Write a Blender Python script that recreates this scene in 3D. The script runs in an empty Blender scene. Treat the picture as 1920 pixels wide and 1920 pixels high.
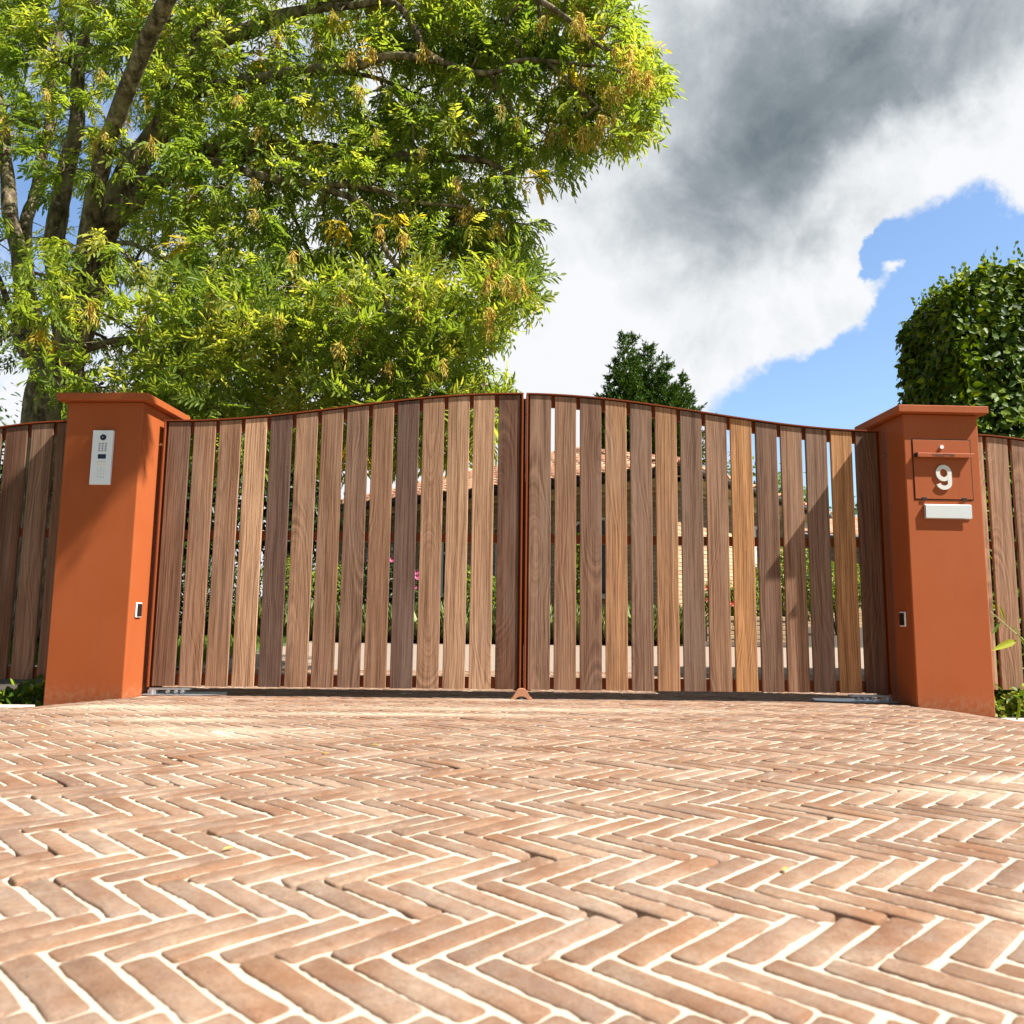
import bpy, bmesh, math, random
import numpy as np
from mathutils import Vector, Matrix, noise as mnoise

rnd = random.Random(7)
nr = np.random.RandomState(7)
SC = bpy.context.scene
COL = SC.collection
rad = math.radians

# ------------------------------------------------------------------ camera
F_PX, YAW, PITCH, ROLL = 1544.11, .0137, .1308, .0117
CAM = np.array([-.1492, -5.2889, .4891])
cy_, sy_, cp_, sp_ = math.cos(YAW), math.sin(YAW), math.cos(PITCH), math.sin(PITCH)
FWD = np.array([sy_*cp_, cy_*cp_, sp_])
RGT0 = np.array([cy_, -sy_, 0.0])
UP0 = np.cross(RGT0, FWD)
RGT = math.cos(ROLL)*RGT0 + math.sin(ROLL)*UP0
UPV = -math.sin(ROLL)*RGT0 + math.cos(ROLL)*UP0
cd = bpy.data.cameras.new("camera")
cam = bpy.data.objects.new("camera", cd)
COL.objects.link(cam)
M = Matrix(((RGT[0], UPV[0], -FWD[0], CAM[0]), (RGT[1], UPV[1], -FWD[1], CAM[1]),
            (RGT[2], UPV[2], -FWD[2], CAM[2]), (0, 0, 0, 1)))
cam.matrix_world = M
cd.sensor_width = 36
cd.lens = 36*F_PX/1920
cd.clip_start = .05
cd.clip_end = 2000
cd.dof.use_dof = True
cd.dof.focus_distance = 5.2
cd.dof.aperture_fstop = 5.6
SC.camera = cam


def raydir(x, y):
    v = (x-960)*RGT - (y-960)*UPV + F_PX*FWD
    return v/np.linalg.norm(v)


def at(x, y, Y):
    "the world point at depth Y seen along a direction (survey of the place)"
    v = raydir(x, y)
    return CAM + v*((Y-CAM[1])/v[1])


# ------------------------------------------------------------------ sun, exposure
SUN_TO = Vector((2.84, -1.0, 3.85)).normalized()
sd = bpy.data.lights.new("sun", 'SUN')
sd.energy = 5.0
sd.angle = rad(.55)
sd.color = (1.0, .95, .87)
sun = bpy.data.objects.new("sun", sd)
sun.rotation_euler = SUN_TO.to_track_quat('Z', 'Y').to_euler()
sun.location = (6, -4, 12)
COL.objects.link(sun)
vs = SC.view_settings
vs.view_transform = 'Standard'
vs.look = 'None'
vs.exposure = 1.37
vs.gamma = 1
vs.use_curve_mapping = False
SC.cycles.max_bounces = 8
SC.cycles.diffuse_bounces = 4
SC.cycles.transmission_bounces = 6
SC.cycles.transparent_max_bounces = 6


# ------------------------------------------------------------------ node helpers
class NT:
    def __init__(s, tree):
        s.t = tree; s.n = tree.nodes; s.l = tree.links

    def new(s, typ, **kw):
        nd = s.n.new(typ)
        for k, v in kw.items():
            if k == 'inp':
                for kk, vv in v.items():
                    if hasattr(vv, 'is_output') or isinstance(vv, bpy.types.NodeSocket):
                        s.l.new(vv, nd.inputs[kk])
                    else:
                        nd.inputs[kk].default_value = vv
            else:
                setattr(nd, k, v)
        return nd

    def math(s, op, a, b=None, c=None, clamp=False):
        nd = s.n.new('ShaderNodeMath'); nd.operation = op; nd.use_clamp = clamp
        for i, v in enumerate((a, b, c)):
            if v is None: continue
            if isinstance(v, bpy.types.NodeSocket): s.l.new(v, nd.inputs[i])
            else: nd.inputs[i].default_value = v
        return nd.outputs[0]

    def vmath(s, op, a, b=None):
        nd = s.n.new('ShaderNodeVectorMath'); nd.operation = op
        for i, v in enumerate((a, b)):
            if v is None: continue
            if isinstance(v, bpy.types.NodeSocket): s.l.new(v, nd.inputs[i])
            else: nd.inputs[i].default_value = v
        return nd.outputs['Value'] if op in ('DOT_PRODUCT', 'LENGTH', 'DISTANCE') else nd.outputs[0]

    def mix(s, f, a, b, typ='MIX'):
        nd = s.n.new('ShaderNodeMix'); nd.data_type = 'RGBA'; nd.blend_type = typ
        for i, v in ((0, f), (6, a), (7, b)):
            if isinstance(v, bpy.types.NodeSocket): s.l.new(v, nd.inputs[i])
            elif i == 0: nd.inputs[0].default_value = v
            else: nd.inputs[i].default_value = (*v, 1) if len(v) == 3 else v
        return nd.outputs[2]

    def ramp(s, f, stops):
        nd = s.n.new('ShaderNodeValToRGB')
        el = nd.color_ramp.elements
        while len(el) < len(stops): el.new(.5)
        for e, (p, c) in zip(el, stops):
            e.position = p
            e.color = (c, c, c, 1) if isinstance(c, (int, float)) else (*c, 1)
        s.l.new(f, nd.inputs[0])
        return nd.outputs[0]

    def mapr(s, f, a, b, c, d, smooth=False):
        nd = s.n.new('ShaderNodeMapRange')
        if smooth: nd.interpolation_type = 'SMOOTHSTEP'
        s.l.new(f, nd.inputs[0])
        for i, v in zip((1, 2, 3, 4), (a, b, c, d)): nd.inputs[i].default_value = v
        return nd.outputs[0]

    def noise(s, vec, scale, detail=3, rough=.5, dist=0, out='Fac'):
        nd = s.n.new('ShaderNodeTexNoise')
        if vec is not None: s.l.new(vec, nd.inputs['Vector'])
        nd.inputs['Scale'].default_value = scale; nd.inputs['Detail'].default_value = detail
        nd.inputs['Roughness'].default_value = rough; nd.inputs['Distortion'].default_value = dist
        return nd.outputs[out]

    def scale(s, vec, sc):
        return s.vmath('MULTIPLY', vec, sc)


def mat(name):
    m = bpy.data.materials.new(name)
    m.use_nodes = True
    t = NT(m.node_tree)
    t.n.clear()
    out = t.n.new('ShaderNodeOutputMaterial')
    b = t.n.new('ShaderNodeBsdfPrincipled')
    t.l.new(b.outputs[0], out.inputs[0])
    return m, t, b, out


def setb(t, b, **kw):
    for k, v in kw.items():
        k = {'base': 'Base Color', 'rough': 'Roughness', 'metal': 'Metallic', 'spec': 'Specular IOR Level', 'normal': 'Normal'}.get(k, k)
        if isinstance(v, bpy.types.NodeSocket): t.l.new(v, b.inputs[k])
        elif isinstance(v, tuple) and len(v) == 3: b.inputs[k].default_value = (*v, 1)
        else: b.inputs[k].default_value = v


def bump(t, h, strength=.3, dist=.01):
    nd = t.n.new('ShaderNodeBump')
    nd.inputs['Strength'].default_value = strength
    nd.inputs['Distance'].default_value = dist
    t.l.new(h, nd.inputs['Height'])
    return nd.outputs[0]


# ------------------------------------------------------------------ world: nishita sky with broken cloud
w = bpy.data.worlds.new("World")
SC.world = w
w.use_nodes = True
t = NT(w.node_tree)
t.n.clear()
wo = t.n.new('ShaderNodeOutputWorld')
sky = t.n.new('ShaderNodeTexSky')
sky.sky_type = 'NISHITA'
sky.sun_disc = False
sky.sun_elevation = math.asin(SUN_TO.z)
sky.sun_rotation = math.atan2(SUN_TO.x, SUN_TO.y)
sky.air_density = 1.1
sky.dust_density = .6
sky.ozone_density = 2.2
bgsky = t.n.new('ShaderNodeBackground')
bgsky.inputs[1].default_value = .078
t.l.new(t.mix(1.0, sky.outputs[0], (.95, 1.0, 1.06), 'MULTIPLY'), bgsky.inputs[0])
D = t.n.new('ShaderNodeTexCoord').outputs['Generated']
D = t.vmath('NORMALIZE', D)
# soft warp so that all cloud edges are ragged
wn = t.new('ShaderNodeTexNoise', inp={'Vector': D, 'Scale': 5.0, 'Detail': 9.0, 'Roughness': .62})
wv = t.vmath('SUBTRACT', wn.outputs['Color'], (.5, .5, .5))
DW = t.vmath('NORMALIZE', t.vmath('ADD', D, t.vmath('MULTIPLY', wv, (.16, .16, .16))))
wn2 = t.new('ShaderNodeTexNoise', inp={'Vector': D, 'Scale': 5.5, 'Detail': 9.0, 'Roughness': .62})
DS = t.vmath('NORMALIZE', t.vmath('ADD', D, t.vmath('MULTIPLY', t.vmath('SUBTRACT', wn2.outputs['Color'], (.5, .5, .5)), (.20, .20, .20))))


def field(vec, blobs):
    "sum of soft round patches of sky; each is (direction as survey bearing x, y, radius, weight)"
    acc = None
    for x, y, r, a in blobs:
        c = raydir(x, y)
        ang = r/F_PX
        k = 1/(1-math.cos(ang))
        dt = t.vmath('DOT_PRODUCT', vec, tuple(float(q) for q in c))
        e = t.math('EXPONENT', t.math('MULTIPLY', t.math('SUBTRACT', dt, 1.0), k))
        e = t.math('MULTIPLY', e, a)
        acc = e if acc is None else t.math('ADD', acc, e)
    return acc


blue = field(DW, [(1810, 500, 130, 1.3), (1990, 500, 90, 1.1), (1850, 640, 130, 1.3), (1700, 730, 130, 1.25), (1530, 790, 110, 1.2),
                  (1650, 860, 160, 1.2), (1420, 880, 120, .9), (1634, 505, 30, 1.6), (1650, 462, 26, 1.5), (1690, 440, 30, 1.0), (1700, 560, 40, .6),
                  (1664, 508, 26, -1.0), (1960, 330, 90, -.8),
                  (330, 300, 300, .34), (60, 500, 260, .30), (640, 120, 150, .40), (150, 20, 260, .28), (-500, 300, 500, .4), (230, 350, 60, .2), (160, 420, 60, .2),
                  (1660, 390, 130, -.6), (1500, 620, 130, -.5), (1560, 560, 90, -.5), (2600, 600, 400, 1.0)])
rest = t.noise(D, 1.7, 6, .55)
rest = t.mapr(rest, .5, .62, 0, .9)
inview = field(D, [(960, 500, 1100, 1.0)])
inview = t.mapr(inview, .25, .5, 0, 1, True)
rest = t.math('MULTIPLY', rest, t.math('SUBTRACT', 1.0, inview))
blue = t.math('ADD', blue, rest)
cover = t.mapr(t.math('ADD', blue, t.math('ADD', t.math('MULTIPLY', t.math('SUBTRACT', t.noise(D, 42, 7, .7), .5), .6), t.math('MULTIPLY', t.math('SUBTRACT', t.noise(D, 13, 5, .6, .6), .5), .75))), .34, .86, 1, 0, True)          # 1 = cloud
# grey undersides, plus added grey for the sky out of view
dark = field(DS, [(1490, 190, 110, .50), (1600, 110, 90, .36), (1340, 320, 110, .42), (1470, 320, 100, .42), (1270, 430, 90, .28), (1540, 440, 100, .30),
                  (1400, 60, 120, .28), (1240, 120, 120, .28), (1180, 480, 100, .22), (1400, 480, 80, .2), (1080, 330, 90, .2),
                  (1840, 240, 80, -.2), (1600, 540, 100, -.2), (1720, 60, 110, .32), (1850, 110, 110, .30), (1450, 690, 120, .08), (1250, 650, 60, .10), (1540, 600, 60, .14), (1700, 100, 70, .2), (1900, 60, 70, .12)])
dn = t.noise(D, 7.5, 8, .6, .3)
dn2 = t.noise(D, 2.2, 5, .55)
dark = t.math('ADD', dark, t.math('MULTIPLY', t.math('SUBTRACT', dn, .54), 1.05))
dark = t.math('ADD', dark, t.math('MULTIPLY', t.math('SUBTRACT', 1.0, inview), t.mapr(dn2, .35, .6, .5, 1.0)))  # unseen sky outside the view made darker to cut the fill light
ccol = t.ramp(dark, [(0.0, (.95, .965, .99)), (.12, (.86, .89, .92)), (.33, (.62, .66, .69)), (.62, (.33, .375, .41)), (1.0, (.14, .18, .21))])
bgc = t.n.new('ShaderNodeBackground')
t.l.new(ccol, bgc.inputs[0])
bgc.inputs[1].default_value = .385
mx = t.n.new('ShaderNodeMixShader')
t.l.new(cover, mx.inputs[0])
t.l.new(bgsky.outputs[0], mx.inputs[1])
t.l.new(bgc.outputs[0], mx.inputs[2])
t.l.new(mx.outputs[0], wo.inputs[0])


# ------------------------------------------------------------------ mesh helpers
class MB:
    def __init__(s):
        s.v = []; s.f = []; s.m = []

    def add(s, verts, faces, mi=0):
        o = len(s.v)
        s.v += [tuple(map(float, p)) for p in verts]
        s.f += [tuple(i+o for i in f) for f in faces]
        s.m += [mi]*len(faces)
        return s

    def box(s, x0, x1, y0, y1, z0, z1, mi=0, xf=None, ch=0):
        if ch <= 0:
            P = [(x0, y0, z0), (x1, y0, z0), (x1, y1, z0), (x0, y1, z0), (x0, y0, z1), (x1, y0, z1), (x1, y1, z1), (x0, y1, z1)]
            Fc = [(0, 3, 2, 1), (4, 5, 6, 7), (0, 1, 5, 4), (1, 2, 6, 5), (2, 3, 7, 6), (3, 0, 4, 7)]
        else:   # vertical and horizontal chamfers: bevel through bmesh
            bm = bmesh.new()
            bmesh.ops.create_cube(bm, size=1)
            for v in bm.verts:
                v.co = Vector(((x0+x1)/2+v.co.x*(x1-x0), (y0+y1)/2+v.co.y*(y1-y0), (z0+z1)/2+v.co.z*(z1-z0)))
            bmesh.ops.bevel(bm, geom=bm.edges[:], offset=ch, segments=2 if ch > .004 else 1, affect='EDGES', profile=.5)
            bm.verts.index_update()
            P = [tuple(v.co) for v in bm.verts]
            Fc = [tuple(v.index for v in f.verts) for f in bm.faces]
            bm.free()
        if xf is not None: P = [tuple(xf @ Vector(p)) for p in P]
        return s.add(P, Fc, mi)

    def tube(s, pts, rs, n=8, mi=0, cap=True):
        pts = [Vector(p) for p in pts]
        if isinstance(rs, (int, float)): rs = [rs]*len(pts)
        V = []; Fc = []
        ref = Vector((.13, .2, .97))
        for i, p in enumerate(pts):
            d = (pts[min(i+1, len(pts)-1)]-pts[max(i-1, 0)])
            if d.length < 1e-9: d = Vector((0, 0, 1))
            d.normalize()
            a = d.cross(ref)
            if a.length < 1e-3: a = d.cross(Vector((1, 0, 0)))
            a.normalize(); b = d.cross(a)
            for k in range(n):
                an = 2*math.pi*k/n
                V.append(p+rs[i]*(math.cos(an)*a+math.sin(an)*b))
        for i in range(len(pts)-1):
            for k in range(n):
                Fc.append((i*n+k, i*n+(k+1) % n, (i+1)*n+(k+1) % n, (i+1)*n+k))
        if cap:
            Fc.append(tuple(range(n-1, -1, -1))); Fc.append(tuple((len(pts)-1)*n+k for k in range(n)))
        return s.add(V, Fc, mi)

    def mesh(s, name, mats, smooth=False, fix=True):
        me = bpy.data.meshes.new(name)
        me.from_pydata(s.v, [], s.f)
        for m in (mats if isinstance(mats, (list, tuple)) else [mats]): me.materials.append(m)
        if len(set(s.m)) > 1: me.polygons.foreach_set('material_index', s.m)
        if fix:
            bm = bmesh.new(); bm.from_mesh(me)
            bmesh.ops.recalc_face_normals(bm, faces=bm.faces[:])
            bm.to_mesh(me); bm.free()
        if smooth:
            me.polygons.foreach_set('use_smooth', [True]*len(me.polygons))
        me.update()
        return me


def npmesh(name, V, F, mats, tint=None, smooth=False, mi=None):
    "fast mesh from arrays; F is (n,k)"
    me = bpy.data.meshes.new(name)
    V = np.asarray(V, np.float32).reshape(-1, 3); F = np.asarray(F, np.int32)
    n, k = F.shape
    me.vertices.add(len(V)); me.vertices.foreach_set('co', V.ravel())
    me.loops.add(n*k); me.loops.foreach_set('vertex_index', F.ravel())
    me.polygons.add(n); me.polygons.foreach_set('loop_start', np.arange(0, n*k, k, dtype=np.int32))
    try: me.polygons.foreach_set('loop_total', np.full(n, k, np.int32))
    except Exception: pass
    if smooth: me.polygons.foreach_set('use_smooth', np.ones(n, bool))
    for m in (mats if isinstance(mats, (list, tuple)) else [mats]): me.materials.append(m)
    if mi is not None: me.polygons.foreach_set('material_index', np.asarray(mi, np.int32))
    if tint is not None:
        a = me.attributes.new('tint', 'FLOAT', 'POINT')
        a.data.foreach_set('value', np.asarray(tint, np.float32))
    me.update(calc_edges=True)
    return me


def link(name, me, parent=None, loc=None, rot=None, label=None, cat=None, group=None, kind=None, color=None):
    o = bpy.data.objects.new(name, me)
    COL.objects.link(o)
    if parent is not None: o.parent = parent
    if loc is not None: o.location = loc
    if rot is not None: o.rotation_euler = rot
    if label: o['label'] = label
    if cat: o['category'] = cat
    if group: o['group'] = group
    if kind: o['kind'] = kind
    if color: o.color = color
    return o


def thing(name, loc, label, cat, group=None, rotz=0):
    return link(name, None, None, loc, (0, 0, rotz), label, cat, group)


def wpart(name, me, root, **kw):
    "part whose mesh is written in world coordinates"
    o = link(name, me, root, **kw)
    inv = Matrix.Translation(root.location).to_4x4() @ Matrix.Rotation(root.rotation_euler.z, 4, 'Z')
    if root.parent is None:
        o.matrix_local = inv.inverted()
    return o


# ------------------------------------------------------------------ materials
def m_rust(k=1.0):
    m, t, b, o = mat('rust powder coated steel')
    P = t.n.new('ShaderNodeTexCoord').outputs['Object']
    n1 = t.noise(P, 320, 2, .6)
    n2 = t.noise(P, 2.5, 3, .5)
    c = t.mix(n1, (.275, .064, .016), (.345, .088, .026))
    c = t.mix(t.mapr(n2, .3, .7, 0, .35), c, (.36, .105, .040))
    n3 = t.noise(t.scale(P, (3, 3, 40)), 9, 4, .7)
    c = t.mix(t.mapr(n3, .66, .74, 0, .25), c, (.55, .3, .2))
    sz = t.n.new('ShaderNodeSeparateXYZ'); t.l.new(t.n.new('ShaderNodeNewGeometry').outputs['Position'], sz.inputs[0])
    if k == 1:
        spl = t.math('MULTIPLY', t.mapr(sz.outputs[2], .0, .11, 1, 0, True), t.mapr(t.noise(P, 30, 5, .7), .42, .66, 0, .35))
        c = t.mix(spl, c, (.36, .235, .15))
        c = t.mix(t.mapr(t.noise(t.scale(P, (1, 1, .12)), 16, 4, .6), .5, .8, 0, .22), c, (.21, .06, .025))
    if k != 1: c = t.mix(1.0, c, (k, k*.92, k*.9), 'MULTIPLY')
    setb(t, b, base=c, rough=.6, spec=.16, normal=bump(t, n1, .25, .0006))
    return m


def m_simple(name, col, rough=.5, metal=0, spec=.5, nscale=0, namt=.15, bs=0):
    m, t, b, o = mat(name)
    if nscale:
        P = t.n.new('ShaderNodeTexCoord').outputs['Object']
        n = t.noise(P, nscale, 4, .6)
        c = t.mix(n, tuple(q*(1-namt) for q in col), tuple(min(1, q*(1+namt)) for q in col))
        setb(t, b, base=c)
        if bs: setb(t, b, normal=bump(t, n, bs, .01))
    else:
        setb(t, b, base=col)
    setb(t, b, rough=rough, metal=metal, spec=spec)
    return m


def m_wood():
    m, t, b, o = mat('weathered hardwood plank')
    P = t.n.new('ShaderNodeTexCoord').outputs['Object']
    oi = t.n.new('ShaderNodeObjectInfo')
    r = oi.outputs['Random']
    off = t.n.new('ShaderNodeCombineXYZ')
    t.l.new(t.math('MULTIPLY', r, 37.0), off.inputs[0])
    t.l.new(t.math('MULTIPLY', r, 91.0), off.inputs[1])
    t.l.new(t.math('MULTIPLY', r, 53.0), off.inputs[2])
    Q = t.vmath('ADD', P, off.outputs[0])
    sx = t.n.new('ShaderNodeSeparateXYZ'); t.l.new(P, sx.inputs[0])
    # growth rings cut by the board face -> straight grain and cathedral arches
    slow = t.noise(t.scale(Q, (.9, .9, .62)), 1.0, 2, .4)
    slow2 = t.noise(t.scale(Q, (3.5, 3.5, .9)), 1.0, 3, .5)
    fine = t.noise(t.scale(Q, (9, 9, 3.0)), 1.0, 4, .55)
    H = t.math('MULTIPLY', t.math('SUBTRACT', slow, .46), .75)
    X = t.math('ADD', sx.outputs[0], t.math('MULTIPLY', t.math('SUBTRACT', t.math('FRACT', t.math('MULTIPLY', r, 17.3)), .5), .50))
    X = t.math('ADD', X, t.math('MULTIPLY', t.math('SUBTRACT', slow2, .5), .035))
    R = t.math('SQRT', t.math('ADD', t.math('MULTIPLY', X, X), t.math('MULTIPLY', H, H)))
    R = t.math('ADD', R, t.math('MULTIPLY', t.math('SUBTRACT', fine, .5), .007))
    rn = t.n.new('ShaderNodeTexNoise'); rn.noise_dimensions = '1D'
    t.l.new(R, rn.inputs['W']); rn.inputs['Scale'].default_value = 120; rn.inputs['Detail'].default_value = 3
    rings = rn.outputs['Fac']
    # fibre and pores
    fib = t.noise(t.scale(Q, (420, 420, 7)), 1.0, 3, .65)
    por = t.noise(t.scale(Q, (260, 260, 12)), 1.0, 2, .5)
    pors = t.mapr(por, .6, .74, 0, .42)
    broad = t.noise(t.scale(Q, (34, 34, .8)), 1.0, 4, .65)
    strk = t.noise(t.scale(Q, (115, 115, 2.2)), 1.0, 3, .6)
    v = t.math('ADD', t.math('MULTIPLY', t.math('SUBTRACT', rings, .5), 1.0), t.math('MULTIPLY', t.math('SUBTRACT', fib, .5), 1.3))
    v = t.math('ADD', v, t.math('MULTIPLY', t.math('SUBTRACT', broad, .5), 1.5))
    v = t.math('MULTIPLY', t.math('ADD', v, t.math('MULTIPLY', t.math('SUBTRACT', strk, .5), 1.7)), 1.15)
    f = t.math('ADD', v, .5, clamp=True)
    base = oi.outputs['Color']
    dk = t.mix(1.0, base, (.50, .42, .375), 'MULTIPLY')
    lt = t.mix(1.0, base, (1.42, 1.45, 1.48), 'MULTIPLY')
    c = t.mix(f, dk, lt)
    c = t.mix(pors, c, t.mix(1.0, base, (.4, .34, .32), 'MULTIPLY'))
    # silvering patches / scratches
    wea = t.noise(t.scale(Q, (6, 6, .8)), 1.0, 5, .6)
    c = t.mix(t.mapr(wea, .5, .75, 0, .3), c, (.27, .215, .175))
    scr = t.noise(t.scale(Q, (60, 60, 34)), 1.0, 2, .8)
    c = t.mix(t.mapr(scr, .74, .78, 0, .4), c, (.42, .33, .25))
    setb(t, b, base=c, rough=.62, spec=.25, normal=bump(t, t.math('SUBTRACT', f, t.math('MULTIPLY', pors, 1.5)), .35, .0009))
    return m


def m_paver(src):
    m, t, b, o = mat('fired clay paver '+src)
    geo = t.n.new('ShaderNodeNewGeometry').outputs['Position']
    if src == 'object':
        r = t.n.new('ShaderNodeObjectInfo').outputs['Random']
    else:
        a = t.n.new('ShaderNodeAttribute'); a.attribute_name = 'tint'; r = a.outputs['Fac']
    c = t.ramp(r, [(0, (.125, .066, .042)), (.15, (.22, .130, .086)), (.32, (.17, .084, .050)), (.5, (.24, .158, .115)), (.62, (.23, .115, .058)),
                   (.76, (.27, .19, .15)), (.88, (.145, .092, .074)), (1, (.31, .235, .195))])
    n1 = t.noise(geo, 34, 5, .6)
    n2 = t.noise(geo, 160, 4, .65)
    n3 = t.noise(geo, 700, 2, .6)
    c = t.mix(1.0, c, (.86, .76, .68), 'MULTIPLY')
    c = t.mix(t.mapr(n1, .35, .6, 0, .55), c, (.185, .088, .045))
    n4 = t.noise(geo, 13, 4, .6)
    c = t.mix(t.mapr(n4, .48, .68, 0, .6), c, (.165, .115, .092))
    c = t.mix(t.mapr(n1, .55, .75, 0, .45), c, (.10, .048, .027))
    c = t.mix(t.mapr(n2, .55, .78, 0, .55), c, (.29, .205, .145))
    c = t.mix(t.mapr(n3, .60, .72, 0, .35), c, (.09, .045, .028))
    c = sand_dust(t, c, geo)
    n5 = t.noise(geo, 420, 3, .7)
    c = t.mix(t.math('MULTIPLY', t.mapr(n5, .60, .68, 0, .6), t.mapr(n4, .35, .6, .3, 1)), c, (.45, .36, .27))
    n6 = t.noise(geo, 230, 4, .7)
    c = t.mix(t.mapr(n6, .60, .70, 0, .5), c, (.07, .036, .022))
    h = t.math('ADD', t.math('MULTIPLY', n2, .7), t.math('MULTIPLY', n3, .3))
    h = t.math('SUBTRACT', h, t.mapr(n6, .60, .70, 0, .5))
    setb(t, b, base=c, rough=.85, spec=.2, normal=bump(t, h, .75, .0028))
    return m


SAND = (.66, .54, .39)


def sand_dust(t, c, geo):
    "dry jointing sand left lying on the bricks: thin film plus a few swept heaps"
    d1 = t.noise(geo, 5.5, 6, .62)
    d2 = t.noise(geo, 60, 4, .7)
    film = t.math('MULTIPLY', t.mapr(d1, .40, .72, .05, .60), t.mapr(d2, .3, .65, .3, 1))
    acc = None
    for px, py, sx, sy in ((-1.3, -1.9, .55, .22), (-1.6, -1.45, .45, .12), (-2.1, -.9, .5, .25), (1.15, -2.98, .3, .10), (1.4, -2.78, .25, .07), (.72, -3.9, .06, .04), (-.2, -.12, .25, .08), (.1, -.75, 1.4, .14), (-.6, -1.1, .9, .10)):
        dv = t.vmath('MULTIPLY', t.vmath('SUBTRACT', geo, (px, py, 0)), (1/sx, 1/sy, 0))
        e = t.math('EXPONENT', t.math('MULTIPLY', t.vmath('DOT_PRODUCT', dv, dv), -1.0))
        acc = e if acc is None else t.math('ADD', acc, e)
    heap = t.math('MULTIPLY', acc, t.mapr(d2, .25, .6, .25, 1.1))
    heap = t.math('MULTIPLY', heap, t.mapr(d1, .3, .6, .5, 1.1))
    f = t.math('MAXIMUM', film, heap, clamp=True)
    f = t.math('MINIMUM', f, .85)
    return t.mix(f, c, (.42, .335, .25))


def m_sand():
    m, t, b, o = mat('pale jointing sand')
    geo = t.n.new('ShaderNodeNewGeometry').outputs['Position']
    n1 = t.noise(geo, 25, 4, .6)
    n2 = t.noise(geo, 520, 3, .7)
    c = t.mix(n1, (.50, .42, .32), (.62, .55, .45))
    c = t.mix(t.mapr(n2, .55, .75, 0, .5), c, (.26, .16, .085))
    sp = t.noise(geo, 210, 3, .6)
    setb(t, b, base=c, rough=.95, spec=.1, normal=bump(t, t.math('ADD', n2, t.math('MULTIPLY', sp, 1.5)), .7, .0035))
    return m


def m_leaf(name, c0, c1, c2, trans=.5, tcol=(1.15, 1.25, .45), gloss=.42, attr=True, yellow=None):
    m, t, b, o = mat(name)
    if attr:
        a = t.n.new('ShaderNodeAttribute'); a.attribute_name = 'tint'; r = a.outputs['Fac']
    else:
        r = t.n.new('ShaderNodeObjectInfo').outputs['Random']
    stops = [(0, c0), (.5, c1), (.93, c2)]
    if yellow: stops.append((1, yellow))
    c = t.ramp(r, stops)
    geo = t.n.new('ShaderNodeNewGeometry').outputs['Position']
    n = t.noise(geo, 1.3, 2, .5)
    c = t.mix(1.0, c, t.ramp(n, [(.3, (.78, .86, .82)), (.7, (1.2, 1.12, 1.05))]), 'MULTIPLY')
    setb(t, b, base=c, rough=gloss, spec=.18)
    tr = t.n.new('ShaderNodeBsdfTranslucent')
    t.l.new(t.mix(1.0, c, tcol, 'MULTIPLY'), tr.inputs[0])
    mxs = t.n.new('ShaderNodeMixShader')
    mxs.inputs[0].default_value = trans
    t.l.new(b.outputs[0], mxs.inputs[1]); t.l.new(tr.outputs[0], mxs.inputs[2])
    t.l.new(mxs.outputs[0], o.inputs[0])
    return m


def m_bark():
    m, t, b, o = mat('ash bark with lichen')
    P = t.n.new('ShaderNodeTexCoord').outputs['Object']
    n1 = t.noise(t.scale(P, (14, 14, 5)), 1.0, 6, .65)
    n2 = t.noise(P, 5, 4, .6)
    n3 = t.noise(P, 26, 3, .6)
    c = t.ramp(n1, [(.36, (.03, .022, .014)), (.5, (.12, .09, .058)), (.64, (.30, .24, .165))])
    c = t.mix(t.mapr(n2, .48, .66, 0, .7), c, (.17, .155, .075))
    c = t.mix(t.mapr(n3, .62, .7, 0, .7), c, (.36, .33, .24))
    setb(t, b, base=c, rough=.9, spec=.15, normal=bump(t, n1, .8, .02))
    return m


def m_clay():
    m, t, b, o = mat('fired clay roof tile')
    r = t.n.new('ShaderNodeObjectInfo').outputs['Random']
    geo = t.n.new('ShaderNodeNewGeometry').outputs['Position']
    n = t.noise(geo, 9, 5, .6)
    c = t.ramp(t.math('MULTIPLY', t.math('ADD', r, n), .5), [(.25, (.30, .145, .085)), (.5, (.46, .24, .15)), (.75, (.50, .30, .20))])
    c = t.mix(t.mapr(t.noise(geo, 40, 3, .6), .58, .72, 0, .5), c, (.24, .17, .12))
    setb(t, b, base=c, rough=.8, spec=.2)
    return m


def m_brickwall():
    m, t, b, o = mat('buff house brick')
    geo = t.n.new('ShaderNodeNewGeometry').outputs['Position']
    a = t.n.new('ShaderNodeAttribute'); a.attribute_name = 'tint'
    c = t.ramp(a.outputs['Fac'], [(0, (.32, .21, .12)), (.4, (.45, .33, .20)), (.75, (.52, .40, .26)), (1, (.40, .24, .14))])
    c = t.mix(t.mapr(t.noise(geo, 50, 3, .6), .4, .7, 0, .4), c, (.25, .17, .10))
    setb(t, b, base=c, rough=.9, spec=.1)
    return m


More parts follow.
